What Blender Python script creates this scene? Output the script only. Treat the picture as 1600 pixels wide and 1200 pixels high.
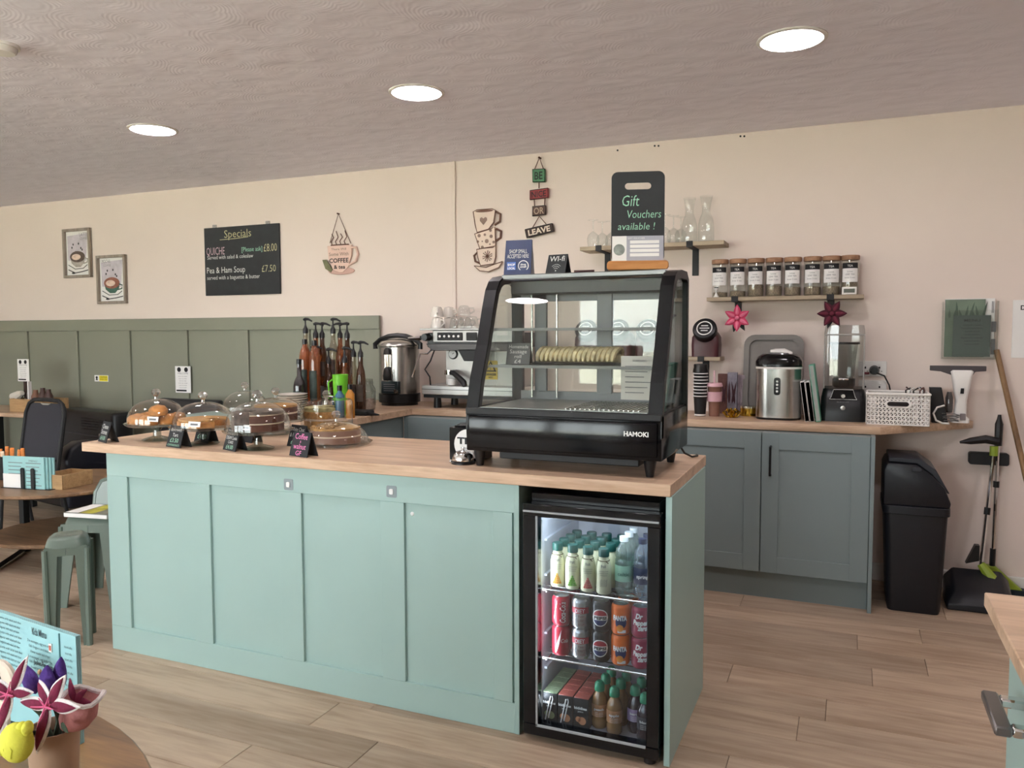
import bpy, bmesh, math, random
from mathutils import Vector, Matrix
random.seed(7)
R = math.radians
for o in list(bpy.data.objects): bpy.data.objects.remove(o)
SC = bpy.context.scene
COL = SC.collection

# ------------------------------------------------------------------ camera, world, lights, exposure
F, HC = 1235.0, 1.40
PIT, YAW, ROLL = R(3.59), R(23.18), R(-0.17)
fw = Vector((-math.sin(YAW)*math.cos(PIT), math.cos(YAW)*math.cos(PIT), -math.sin(PIT)))
r0 = Vector((math.cos(YAW), math.sin(YAW), 0)); u0 = r0.cross(fw)
rt = r0*math.cos(ROLL)+u0*math.sin(ROLL); up = -r0*math.sin(ROLL)+u0*math.cos(ROLL)
CAM = Vector((0, 0, HC))
cd = bpy.data.cameras.new('camera'); cam = bpy.data.objects.new('camera', cd); COL.objects.link(cam)
cd.sensor_fit = 'HORIZONTAL'; cd.sensor_width = 36; cd.lens = 36*F/1600; cd.clip_start = 0.05; cd.clip_end = 200
cam.matrix_world = Matrix((rt, up, -fw)).transposed().to_4x4() if False else Matrix(((rt.x, up.x, -fw.x, 0), (rt.y, up.y, -fw.y, 0), (rt.z, up.z, -fw.z, HC), (0, 0, 0, 1)))
SC.camera = cam
SC.view_settings.view_transform = 'Standard'; SC.view_settings.look = 'None'
SC.view_settings.gamma = 1; SC.view_settings.use_curve_mapping = False
SC.view_settings.exposure = 1.4
cy = SC.cycles
cy.use_denoising = True; cy.max_bounces = 8; cy.diffuse_bounces = 4; cy.glossy_bounces = 4
cy.transparent_max_bounces = 24; cy.transmission_bounces = 6
cy.caustics_reflective = False; cy.caustics_refractive = False; cy.sample_clamp_indirect = 6.0

SKY = 6.0
w = bpy.data.worlds.new('overcast_sky'); SC.world = w; w.use_nodes = True
nt = w.node_tree; nt.nodes.clear()
wo = nt.nodes.new('ShaderNodeOutputWorld'); bg = nt.nodes.new('ShaderNodeBackground')
tc = nt.nodes.new('ShaderNodeTexCoord'); sp = nt.nodes.new('ShaderNodeSeparateXYZ'); cr = nt.nodes.new('ShaderNodeValToRGB')
cr.color_ramp.elements[0].position = 0.0; cr.color_ramp.elements[0].color = (.97, 0.98, 1, 1)
cr.color_ramp.elements[1].position = 0.7; cr.color_ramp.elements[1].color = (0.86, 0.90, 1, 1)
nt.links.new(tc.outputs['Generated'], sp.inputs[0]); nt.links.new(sp.outputs['Z'], cr.inputs[0])
nt.links.new(cr.outputs[0], bg.inputs[0]); bg.inputs[1].default_value = SKY; nt.links.new(bg.outputs[0], wo.inputs[0])

WB = 4.88          # back wall plane
YF = -2.6          # shopfront wall
XL, XR = -8.6, 3.4
ZC = 2.578
WINS = [(-7.9, -5.7), (-5.4, -3.2), (-2.9, -0.7)]
for i, (a, b) in enumerate(WINS):
    l = bpy.data.lights.new('window_portal', 'AREA'); l.shape = 'RECTANGLE'; l.size = b-a; l.size_y = 1.5
    l.cycles.is_portal = True
    o = bpy.data.objects.new('window_portal', l); COL.objects.link(o); o.location = ((a+b)/2, YF-0.02, 1.52); o.rotation_euler = (R(90), 0, 0)
LAMP = 22.0        # downlight emission
sl = bpy.data.lights.new('sun', 'SUN'); sl.energy = 85; sl.angle = R(2); sl.color = (1, .985, .97)
so = bpy.data.objects.new('sun', sl); COL.objects.link(so); so.rotation_euler = (R(-32), 0, R(-25)); so.location = (0, 8, 9)

def at(px, py, ax, val):
    d = fw*F + rt*(px-800) - up*(py-600)
    return CAM + d*((val-CAM[ax])/d[ax])
def ay(px, py, Y): return at(px, py, 1, Y)
def az(px, py, Z): return at(px, py, 2, Z)

# ------------------------------------------------------------------ materials
def lin(h):
    h = h.lstrip('#'); c = [int(h[i:i+2], 16)/255 for i in (0, 2, 4)]
    return tuple((x/12.92 if x <= .04045 else ((x+.055)/1.055)**2.4) for x in c)+(1,)
def mulc(c, k): return tuple(min(1, x*k) for x in c[:3])+(1,)
MC = {}
def base(name):
    m = bpy.data.materials.new(name); m.use_nodes = True
    n = m.node_tree; return m, n, n.nodes['Principled BSDF']
def pm(name, hx, rough=.5, metal=0, var=.05, scale=9, bump=0, bscale=80, coat=0, spec=.5, emit=0, alpha=1):
    if name in MC: return MC[name]
    m, n, p = base(name); c = lin(hx)
    tc = n.nodes.new('ShaderNodeTexCoord'); nz = n.nodes.new('ShaderNodeTexNoise'); nz.inputs['Scale'].default_value = scale; nz.inputs['Detail'].default_value = 4
    n.links.new(tc.outputs['Object'], nz.inputs['Vector'])
    cr = n.nodes.new('ShaderNodeValToRGB'); cr.color_ramp.elements[0].position = .3; cr.color_ramp.elements[1].position = .7
    cr.color_ramp.elements[0].color = mulc(c, 1-var); cr.color_ramp.elements[1].color = mulc(c, 1+var)
    n.links.new(nz.outputs['Fac'], cr.inputs[0]); n.links.new(cr.outputs[0], p.inputs['Base Color'])
    p.inputs['Roughness'].default_value = rough; p.inputs['Metallic'].default_value = metal
    p.inputs['Coat Weight'].default_value = coat; p.inputs['Specular IOR Level'].default_value = spec
    if emit: n.links.new(cr.outputs[0], p.inputs['Emission Color']); p.inputs['Emission Strength'].default_value = emit
    if bump:
        nb = n.nodes.new('ShaderNodeTexNoise'); nb.inputs['Scale'].default_value = bscale; nb.inputs['Detail'].default_value = 3
        n.links.new(tc.outputs['Object'], nb.inputs['Vector'])
        b = n.nodes.new('ShaderNodeBump'); b.inputs['Strength'].default_value = bump; b.inputs['Distance'].default_value = .003
        n.links.new(nb.outputs['Fac'], b.inputs['Height']); n.links.new(b.outputs[0], p.inputs['Normal'])
    MC[name] = m; return m
def wood(name, h1, h2, ax='x', stretch=9, scale=9, rough=.5, rnd=.0, spec=.4, bump=.12, dark=None):
    if name in MC: return MC[name]
    m, n, p = base(name); L = n.links.new
    tc = n.nodes.new('ShaderNodeTexCoord'); oi = n.nodes.new('ShaderNodeObjectInfo')
    off = n.nodes.new('ShaderNodeVectorMath'); off.operation = 'SCALE'; off.inputs[0].default_value = (31, 17, 23); L(oi.outputs['Random'], off.inputs['Scale'])
    ad = n.nodes.new('ShaderNodeVectorMath'); ad.operation = 'ADD'; L(tc.outputs['Object'], ad.inputs[0]); L(off.outputs[0], ad.inputs[1])
    mp = n.nodes.new('ShaderNodeMapping'); s = [1, 1, 1]; s['xyz'.index(ax)] = 1/stretch; mp.inputs['Scale'].default_value = s
    L(ad.outputs[0], mp.inputs['Vector'])
    a = n.nodes.new('ShaderNodeTexNoise'); a.inputs['Scale'].default_value = scale; a.inputs['Detail'].default_value = 6; a.inputs['Distortion'].default_value = .8; L(mp.outputs[0], a.inputs['Vector'])
    b = n.nodes.new('ShaderNodeTexNoise'); b.inputs['Scale'].default_value = scale*7; b.inputs['Detail'].default_value = 4; L(mp.outputs[0], b.inputs['Vector'])
    mx = n.nodes.new('ShaderNodeMix'); mx.inputs[0].default_value = .38; L(a.outputs['Fac'], mx.inputs[2]); L(b.outputs['Fac'], mx.inputs[3])
    cr = n.nodes.new('ShaderNodeValToRGB'); cr.color_ramp.elements[0].position = .36; cr.color_ramp.elements[1].position = .60
    cr.color_ramp.elements[0].color = lin(h1); cr.color_ramp.elements[1].color = lin(h2)
    if dark: e = cr.color_ramp.elements.new(.24); e.color = lin(dark)
    L(mx.outputs[0], cr.inputs[0])
    if rnd:
        hs = n.nodes.new('ShaderNodeHueSaturation'); mr = n.nodes.new('ShaderNodeMapRange'); mr.inputs[3].default_value = 1-rnd; mr.inputs[4].default_value = 1+rnd
        L(oi.outputs['Random'], mr.inputs[0]); L(mr.outputs[0], hs.inputs['Value']); L(cr.outputs[0], hs.inputs['Color']); L(hs.outputs[0], p.inputs['Base Color'])
    else: L(cr.outputs[0], p.inputs['Base Color'])
    p.inputs['Roughness'].default_value = rough; p.inputs['Specular IOR Level'].default_value = spec
    bp = n.nodes.new('ShaderNodeBump'); bp.inputs['Strength'].default_value = bump; bp.inputs['Distance'].default_value = .002; L(b.outputs['Fac'], bp.inputs['Height']); L(bp.outputs[0], p.inputs['Normal'])
    MC[name] = m; return m
def glass(name, tint='F4F8F6', refl=.05, edge=.55, rough=.02, power=3.0, solid=0.0):
    if name in MC: return MC[name]
    m, n, p = base(name); L = n.links.new; n.nodes.remove(p); out = n.nodes['Material Output']
    tr = n.nodes.new('ShaderNodeBsdfTransparent'); gl = n.nodes.new('ShaderNodeBsdfGlossy'); gl.inputs['Roughness'].default_value = rough
    lw = n.nodes.new('ShaderNodeLayerWeight'); lw.inputs['Blend'].default_value = .5
    pw = n.nodes.new('ShaderNodeMath'); pw.operation = 'POWER'; pw.inputs[1].default_value = power; L(lw.outputs['Facing'], pw.inputs[0])
    mr = n.nodes.new('ShaderNodeMapRange'); mr.inputs[3].default_value = refl; mr.inputs[4].default_value = edge; L(pw.outputs[0], mr.inputs[0])
    mx = n.nodes.new('ShaderNodeMixShader'); tr.inputs[0].default_value = lin(tint)
    L(mr.outputs[0], mx.inputs[0]); L(tr.outputs[0], mx.inputs[1]); L(gl.outputs[0], mx.inputs[2])
    last = mx
    if solid:
        df = n.nodes.new('ShaderNodeBsdfDiffuse'); df.inputs[0].default_value = lin(tint); m2 = n.nodes.new('ShaderNodeMixShader'); m2.inputs[0].default_value = solid
        L(mx.outputs[0], m2.inputs[1]); L(df.outputs[0], m2.inputs[2]); last = m2
    L(last.outputs[0], out.inputs[0]); MC[name] = m; return m
def emis(name, hx, s):
    if name in MC: return MC[name]
    m, n, p = base(name); p.inputs['Base Color'].default_value = lin(hx); p.inputs['Emission Color'].default_value = lin(hx); p.inputs['Emission Strength'].default_value = s
    MC[name] = m; return m

def ceil_mat():
    m, n, p = base('swirl_plaster'); L = n.links.new
    tc = n.nodes.new('ShaderNodeTexCoord')
    nz = n.nodes.new('ShaderNodeTexNoise'); nz.inputs['Scale'].default_value = 3; nz.inputs['Detail'].default_value = 2; L(tc.outputs['Object'], nz.inputs['Vector'])
    mv = n.nodes.new('ShaderNodeVectorMath'); mv.operation = 'MULTIPLY_ADD'; mv.inputs[1].default_value = (.12, .12, 0); L(nz.outputs['Color'], mv.inputs[0]); L(tc.outputs['Object'], mv.inputs[2])
    vo = n.nodes.new('ShaderNodeTexVoronoi'); vo.inputs['Scale'].default_value = 5.5; vo.inputs['Randomness'].default_value = .8; L(mv.outputs[0], vo.inputs['Vector'])
    mu = n.nodes.new('ShaderNodeMath'); mu.operation = 'MULTIPLY'; mu.inputs[1].default_value = 80; L(vo.outputs['Distance'], mu.inputs[0])
    si = n.nodes.new('ShaderNodeMath'); si.operation = 'SINE'; L(mu.outputs[0], si.inputs[0])
    sc = n.nodes.new('ShaderNodeMath'); sc.operation = 'MULTIPLY'; sc.inputs[1].default_value = .028; L(si.outputs[0], sc.inputs[0])
    ad = n.nodes.new('ShaderNodeMath'); ad.operation = 'MULTIPLY_ADD'; ad.inputs[1].default_value = .8; L(vo.outputs['Distance'], ad.inputs[0]); L(sc.outputs[0], ad.inputs[2])
    n2 = n.nodes.new('ShaderNodeTexNoise'); n2.inputs['Scale'].default_value = 6; n2.inputs['Detail'].default_value = 1.5; n2.inputs['Distortion'].default_value = .2
    mp = n.nodes.new('ShaderNodeMapping'); mp.inputs['Scale'].default_value = (1.0, 1.4, 1); L(tc.outputs['Object'], mp.inputs['Vector']); L(mp.outputs[0], n2.inputs['Vector'])
    a2 = n.nodes.new('ShaderNodeMath'); a2.operation = 'MULTIPLY_ADD'; a2.inputs[1].default_value = 1.5; L(n2.outputs['Fac'], a2.inputs[0]); L(ad.outputs[0], a2.inputs[2])
    bp = n.nodes.new('ShaderNodeBump'); bp.inputs['Strength'].default_value = .5; bp.inputs['Distance'].default_value = .014; L(a2.outputs[0], bp.inputs['Height']); L(bp.outputs[0], p.inputs['Normal'])
    p.inputs['Base Color'].default_value = lin('F6F2FC'); p.inputs['Roughness'].default_value = .75; p.inputs['Specular IOR Level'].default_value = .3
    return m

# ------------------------------------------------------------------ mesh builder
TXT = {}
def tmesh(s, bold=0.0, shear=0.0):
    k = (s, bold, shear)
    if k not in TXT:
        cu = bpy.data.curves.new('t', 'FONT'); cu.body = s; cu.size = 1; cu.resolution_u = 2; cu.offset = bold; cu.shear = shear
        ob = bpy.data.objects.new('t', cu); me = bpy.data.meshes.new_from_object(ob)
        vs = [tuple(v.co) for v in me.vertices]; fs = [tuple(p.vertices) for p in me.polygons]
        bpy.data.objects.remove(ob); bpy.data.meshes.remove(me); bpy.data.curves.remove(cu); TXT[k] = (vs, fs)
    return TXT[k]
class M:
    def __init__(s): s.v = []; s.f = []
    def add(s, vs, fs):
        n = len(s.v); s.v += [tuple(v) for v in vs]; s.f += [tuple(i+n for i in f) for f in fs]; return s
    def box(s, x0, x1, y0, y1, z0, z1):
        return s.add([(x, y, z) for x in (x0, x1) for y in (y0, y1) for z in (z0, z1)], [(0, 1, 3, 2), (4, 6, 7, 5), (0, 4, 5, 1), (2, 3, 7, 6), (0, 2, 6, 4), (1, 5, 7, 3)])
    def prism(s, poly, a, b, ax='z', taper=1.0):
        n = len(poly); g = {'z': lambda u, v, t: (u, v, t), 'y': lambda u, v, t: (u, t, v), 'x': lambda u, v, t: (t, u, v)}[ax]
        cu = sum(p[0] for p in poly)/n; cv = sum(p[1] for p in poly)/n
        vs = [g(u, v, a) for u, v in poly]+[g(cu+(u-cu)*taper, cv+(v-cv)*taper, b) for u, v in poly]
        return s.add(vs, [tuple(range(n)), tuple(range(2*n-1, n-1, -1))]+[(i, (i+1) % n, n+(i+1) % n, n+i) for i in range(n)])
    def loft(s, rings, cap=True, closed=True):
        n = len(rings[0]); vs = [p for r in rings for p in r]; fs = []
        for k in range(len(rings)-1):
            for i in range(n if closed else n-1):
                j = (i+1) % n; fs.append((k*n+i, k*n+j, (k+1)*n+j, (k+1)*n+i))
        if cap: fs += [tuple(range(n)), tuple((len(rings)-1)*n+i for i in range(n))]
        return s.add(vs, fs)
    def lathe(s, prof, n=20, c=(0, 0, 0), ax='z', a0=0, a1=None):
        g = {'z': lambda r, a, z: (c[0]+r*math.cos(a), c[1]+r*math.sin(a), c[2]+z), 'y': lambda r, a, z: (c[0]+r*math.cos(a), c[1]+z, c[2]+r*math.sin(a)), 'x': lambda r, a, z: (c[0]+z, c[1]+r*math.cos(a), c[2]+r*math.sin(a))}[ax]
        full = a1 is None; a1 = 2*math.pi if full else a1; m = n if full else n+1
        vs = []; idx = []
        for (r, z) in prof:
            if abs(r) < 1e-6: idx.append([len(vs)]*m); vs.append(g(0, 0, z))
            else:
                idx.append(list(range(len(vs), len(vs)+m))); vs += [g(r, a0+(a1-a0)*i/n, z) for i in range(m)]
        fs = []
        for k in range(len(prof)-1):
            for i in range(n):
                j = (i+1) % m; q = [idx[k][i], idx[k][j], idx[k+1][j], idx[k+1][i]]
                q = list(dict.fromkeys(q))
                if len(q) > 2: fs.append(tuple(q))
        return s.add(vs, fs)
    def tube(s, pts, r, n=6, closed=False, cap=True):
        pts = [Vector(p) for p in pts]; N = len(pts); rs = r if isinstance(r, (list, tuple)) else [r]*N; rings = []; pu = None
        for i, p in enumerate(pts):
            if closed: t = pts[(i+1) % N]-pts[i-1]
            else: t = pts[min(i+1, N-1)]-pts[max(i-1, 0)]
            t = t.normalized() if t.length > 1e-9 else Vector((0, 0, 1))
            ref = pu if pu is not None else (Vector((0, 0, 1)) if abs(t.z) < .9 else Vector((1, 0, 0)))
            a = ref-t*ref.dot(t)
            if a.length < 1e-6: a = Vector((1, 0, 0)) if abs(t.x) < .9 else Vector((0, 1, 0)); a = a-t*a.dot(t)
            a.normalize(); b = t.cross(a); pu = a
            rings.append([p+(a*math.cos(2*math.pi*k/n)+b*math.sin(2*math.pi*k/n))*rs[i] for k in range(n)])
        if closed: rings.append(rings[0]); return s.loft(rings, cap=False)
        return s.loft(rings, cap=cap)
    def ball(s, c, r, n=12, m=7):
        r = r if isinstance(r, (list, tuple)) else (r, r, r); b = M().lathe([(math.sin(math.pi*k/m), -math.cos(math.pi*k/m)) for k in range(m+1)], n)
        return s.add([(c[0]+x*r[0], c[1]+y*r[1], c[2]+z*r[2]) for x, y, z in b.v], b.f)
    def leaf(s, o, d, nrm, L, W, T, curl=0, n=7, k=8, tip=.6):
        o = Vector(o); d = Vector(d).normalized(); nr = Vector(nrm); nr = (nr-d*nr.dot(d)).normalized(); sd = d.cross(nr); rings = []
        for i in range(n+1):
            t = i/n; wd = W*max(.03, math.sin(math.pi*min(1, t**tip))**.8); th = T*max(.15, math.sin(math.pi*t)**.6)
            ce = o+d*(L*t)+nr*(curl*L*t*t)
            rings.append([ce+sd*(wd*math.cos(2*math.pi*j/k)*.5)+nr*(th*math.sin(2*math.pi*j/k)*.5) for j in range(k)])
        return s.loft(rings)
    def text(s, t, size, o, xd=(1, 0, 0), yd=(0, 0, 1), al='C', w=None, bold=0.0, shear=0.0, wrap=None):
        vs, fs = tmesh(t, bold, shear)
        if not vs: return s
        o = Vector(o); xd = Vector(xd); yd = Vector(yd); x0 = min(v[0] for v in vs); x1 = max(v[0] for v in vs); W = (x1-x0)
        kx = size if w is None else w/W; sh = {'C': -(x0+x1)/2, 'L': -x0, 'R': -x1}[al]
        out = []
        for v in vs:
            X = (v[0]+sh)*kx; Y = v[1]*size
            if wrap:
                rad, a0 = wrap; a = a0+X/rad; out.append((o.x+rad*math.cos(a), o.y+rad*math.sin(a), o.z+Y))
            else: out.append(o+xd*X+yd*Y)
        return s.add(out, fs)
    def xf(s, m):
        s.v = [tuple(m @ Vector(v)) for v in s.v]; return s
    def mesh(s, name, mat, bev=0, seg=1, ang=38):
        me = bpy.data.meshes.new(name); bm = bmesh.new()
        vv = [bm.verts.new(v) for v in s.v]
        for f in s.f:
            try: bm.faces.new([vv[i] for i in f])
            except ValueError: pass
        bmesh.ops.recalc_face_normals(bm, faces=bm.faces[:])
        if bev:
            es = [e for e in bm.edges if len(e.link_faces) == 2 and e.calc_face_angle(0) > R(30)]
            bmesh.ops.bevel(bm, geom=es, offset=bev, segments=seg, affect='EDGES', profile=.5, clamp_overlap=True)
        bm.to_mesh(me); bm.free(); me.materials.append(mat)
        me.polygons.foreach_set('use_smooth', [True]*len(me.polygons)); me.set_sharp_from_angle(angle=R(ang))
        return me
    def build(s, name, mat, parent=None, bev=0, seg=1, ang=38, label=None):
        o = bpy.data.objects.new(name, s.mesh(name, mat, bev, seg, ang)); COL.objects.link(o)
        if parent: o.parent = parent
        if label: o['label'] = label
        return o
def circ(r, n=24, cx=0, cy=0, ry=None): return [(cx+r*math.cos(2*math.pi*i/n), cy+(ry or r)*math.sin(2*math.pi*i/n)) for i in range(n)]
def rrect(x0, x1, y0, y1, r, n=4):
    out = []
    for cx, cy, a in ((x1-r, y1-r, 0), (x0+r, y1-r, 90), (x0+r, y0+r, 180), (x1-r, y0+r, 270)):
        out += [(cx+r*math.cos(R(a+90*i/n)), cy+r*math.sin(R(a+90*i/n))) for i in range(n+1)]
    return out
def tag(o, label, cat, group=None, kind=None):
    o['label'] = label; o['category'] = cat
    if group: o['group'] = group
    if kind: o['kind'] = kind
    return o
def thing(name, label, cat, loc=(0, 0, 0), rz=0, group=None):
    o = bpy.data.objects.new(name, None); COL.objects.link(o); o.location = loc; o.rotation_euler = (0, 0, rz); o.empty_display_size = .05
    return tag(o, label, cat, group)
def struct(o, label=None, cat='building'):
    o['kind'] = 'structure'; o['category'] = cat
    if label: o['label'] = label
    return o
def snode(name, label, cat='building'):
    o = bpy.data.objects.new(name, None); COL.objects.link(o); return struct(o, label, cat)
def dup(root, loc, rz=None, label=None, group=None):
    def cp(o, par):
        c = o.copy(); COL.objects.link(c)
        if par: c.parent = par
        for ch in o.children: cp(ch, c)
        return c
    c = cp(root, None); c.location = loc
    if rz is not None: c.rotation_euler = (0, 0, rz)
    if label: c['label'] = label
    if group: c['group'] = group
    return c

# shared materials
MINT = pm('duck_egg_paint', '9FBBB6', .42, var=.02, scale=3)
SAGE = pm('sage_paint', '878979', .5, var=.02, scale=3)
CREAM = pm('cream_wall_paint', 'E7D8CE', .75, var=.02, scale=2, bump=.08, bscale=60)
OAK = wood('oak_worktop', 'B59579', 'D8BA9E', 'x', 10, 14, .35, dark='9C7C62')
FLOORW = wood('oak_laminate', '97806A', 'B9A48E', 'x', 9, 7, .45, rnd=.14, dark='735E4B')
WHITE = pm('white_paint', 'E9E6E1', .5)
BLACK = pm('black_plastic', '0E0F12', .35)
GLOSSB = pm('gloss_black', '07080C', .14, spec=.35)
MATB = pm('matt_black', '17181A', .6)
STEEL = pm('brushed_steel', 'B9B7B3', .25, metal=1, var=.06, scale=30)
CHROME = pm('chrome', 'DADADA', .08, metal=1, var=.01)
SLATE = pm('chalkboard', '25272A', .7, var=.12, scale=20)
CHALK = pm('white_chalk', 'DEDEDA', .8); CHALKG = pm('green_chalk', '9FD3B6', .8); CHALKP = pm('pink_chalk', 'F08CC0', .8); CHALKY = pm('yellow_chalk', 'C2BB92', .8)
GLASS = glass('clear_glass', 'FAFCFB', refl=.08, edge=.8); PANE = glass('pane_glass', 'F2F6F5', .06, .5)
PAPER = pm('white_paper', 'EFEDEA', .7, var=.01); INK = pm('black_ink', '1B1B1D', .7); GREYINK = pm('grey_ink', '77787A', .7)
# ------------------------------------------------------------------ room shell
fl = snode('floor', 'oak effect laminate plank floor', 'floor')
M().box(XL, XR, YF, WB, -.06, -.004).build('subfloor', pm('subfloor_wood', '6B5846', .6), fl)
PW, PL = .188, 1.285
pm_full = M().box(-PL/2+.0009, PL/2-.0009, -PW/2+.0008, PW/2-.0008, -.004, 0).mesh('plank', FLOORW, .0012)
def plank(xc, yc, L):
    if abs(L-PL) < 1e-6: me = pm_full
    else: me = M().box(-L/2+.0009, L/2-.0009, -PW/2+.0008, PW/2-.0008, -.004, 0).mesh('plank', FLOORW, .0012)
    o = bpy.data.objects.new('plank', me); COL.objects.link(o); o.parent = fl; o.location = (xc, yc, 0)
y = WB-PW/2; k = 0
while y > .35:
    off = (k*.43+.2*math.sin(k*2.3)) % 1 * PL
    x = -6.4-off
    # rows nearer the camera need fewer planks: only the part of the floor the frame can see
    xmin = at(0, 700, 1, y).x-1.3; xmax = at(1600, 700, 1, y).x+1.0
    while x < min(XR-PL, xmax):
        if x+PL > max(XL, xmin): plank(x+PL/2, y, PL)
        x += PL
    y -= PW; k += 1
M().box(XL, XR, YF, y+PW/2, -.004, 0).build('floor_surround', FLOORW, fl)

struct(M().box(XL-.1, XR+.1, YF-.2, WB+.1, ZC, ZC+.1).build('ceiling', ceil_mat()), 'white swirl-textured plaster ceiling', 'ceiling')
struct(M().box(XL-.1, XR+.1, WB, WB+.1, -.06, ZC+.02).build('wall_back', CREAM), 'cream painted back wall', 'wall')
struct(M().box(XL-.1, XL, YF, WB, -.06, ZC+.02).build('wall_left', CREAM), 'cream side wall at the seating end', 'wall')
struct(M().box(XR, XR+.1, YF, WB, -.06, ZC+.02).build('wall_right', CREAM), 'cream side wall at the service end', 'wall')
wf = M(); zs, zt = .78, 2.27; x = XL
for a, b in WINS: wf.box(x, a, YF-.2, YF, -.06, ZC+.02); wf.box(a, b, YF-.2, YF, -.06, zs); wf.box(a, b, YF-.2, YF, zt, ZC+.02); x = b
wf.box(x, XR, YF-.2, YF, -.06, ZC+.02)
struct(wf.build('wall_front', CREAM), 'cream shopfront wall with windows', 'wall')
for i, (a, b) in enumerate(WINS):
    wn = snode('window_%d' % (i+1), 'white framed shopfront window', 'window')
    f = M().box(a, b, YF-.12, YF-.06, zs, zs+.06).box(a, b, YF-.12, YF-.06, zt-.06, zt).box(a, a+.06, YF-.12, YF-.06, zs, zt).box(b-.06, b, YF-.12, YF-.06, zs, zt)
    f.build('frame', WHITE, wn, .004)
    if b-a > 1.5: M().box((a+b)/2-.03, (a+b)/2+.03, YF-.12, YF-.06, zs+.06, zt-.06).build('mullion', WHITE, wn, .004)
    M().box(a+.06, b-.06, YF-.092, YF-.088, zs+.06, zt-.06).build('pane', PANE, wn)
    M().box(a-.03, b+.03, YF-.06, YF+.1, zs-.035, zs).build('sill', WHITE, wn, .006)
# outside the shopfront
struct(M().box(-40, 40, -9, YF-.2, -.2, -.08).build('pavement', pm('grey_paving', 'B9B6AE', .8, var=.12, scale=2)), 'grey pavement outside the shopfront', 'pavement')
struct(M().box(-40, 40, -60, -9, -.2, -.1).build('lawn_ground', pm('green_verge', '8E8C7E', .9, var=.2, scale=3)), 'green verge across the pavement', 'ground')
sk = M().box(XL, -3.12, WB-.018, WB, 0, .10).box(.14, XR, WB-.018, WB, 0, .10)
struct(sk.build('baseboard_back', WHITE, None, .004), 'white skirting board along the back wall', 'skirting')
struct(M().box(XL, XL+.018, YF, WB, 0, .1).build('baseboard_left', WHITE, None, .004), 'white skirting board on the side wall', 'skirting')

# wainscot
wa = snode('trim_1', 'sage green panelled wainscot', 'panelling')
ZW = ay(300, 497, WB-.03).z; XW = ay(592.5, 493.5, WB-.03).x
ztp = ay(292, 516, WB-.03).z
M().box(XL, XW-.01, WB-.012, WB, .1, ZW-.01).build('backing_board', SAGE, wa)
M().box(XL, XW, WB-.034, WB-.010, ztp, ZW).build('top_rail', SAGE, wa, .002)
M().box(XL, XW, WB-.030, WB-.010, .1, .2).build('bottom_rail', SAGE, wa, .002)
gx = [ay(q, 520, WB-.03).x for q in (42, 120, 202, 292, 387, 483)]
st = gx[1]-gx[0]
ends = gx+[XW]
while ends[0] > XL+.2: ends = [ends[0]-st]+ends
for e in ends: M().box(e-.115 if e != XW else e-.13, e, WB-.030, WB-.010, .2, ztp).build('stile', SAGE, wa, .002)
# cover strip up the wall
px = ay(710, 300, WB).x
struct(M().box(px-.012, px+.012, WB-.014, WB, .95, ZC).build('trim_2', CREAM, None, .003), 'cream cable cover strip up the wall', 'trim')
# tiny screw holes high on the wall
hl = M()
for q, r_ in ((1023, 228), (1029, 228), (1157, 213), (1163, 213), (965, 235)):
    p = ay(q, r_, WB); hl.lathe([(0, 0), (.006, 0), (.006, -.003), (0, -.003)], 8, (p.x, WB, p.z), 'y')
o = hl.build('screw_hole', MATB, bpy.data.objects['wall_back']); 

# ceiling lights
LIT = emis('lamp_diffuser', 'FFF6FA', LAMP)
def downlight(x, y, label):
    t = thing('ceiling_downlight', label, 'light', (x, y, ZC), 0, 'round ceiling downlights')
    M().lathe([(.120, 0), (.136, 0), (.136, -.004), (.128, -.008), (.120, -.008)], 40).build('trim_ring', WHITE, t)
    M().lathe([(0, -.010), (.08, -.0105), (.121, -.006)], 40).build('diffuser', LIT, t)
for (q, r_), lb in zip(((245, 204), (660, 149), (1238, 66)), ('round ceiling downlight above the seating, farthest along the row', 'round ceiling downlight in the middle of the row', 'round ceiling downlight above the service end, largest in view')):
    p = az(q, r_, ZC); downlight(p.x, 3.43, lb)
downlight(1.475, 3.43, 'round ceiling downlight at the service end of the row, beyond the side counter')
for x, lb in ((-5.2, 'round ceiling downlight over the front of the seating area'), (-3.45, 'round ceiling downlight in front of the counter, left one'), (-1.62, 'round ceiling downlight reflected in the display case'), (.2, 'round ceiling downlight in front of the counter, right one')): downlight(x, 1.9, lb)
p = az(3, 70, ZC)
t = thing('smoke_detector', 'white round smoke detector on the ceiling', 'detector', (p.x, p.y, ZC))
M().lathe([(0, -.034), (.045, -.034), (.052, -.028), (.055, -.018), (.055, 0), (0, 0)], 24).build('body', WHITE, t)
M().lathe([(.056, -.012), (.064, -.012), (.064, 0), (.056, 0)], 24).build('base_plate', WHITE, t)

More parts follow.
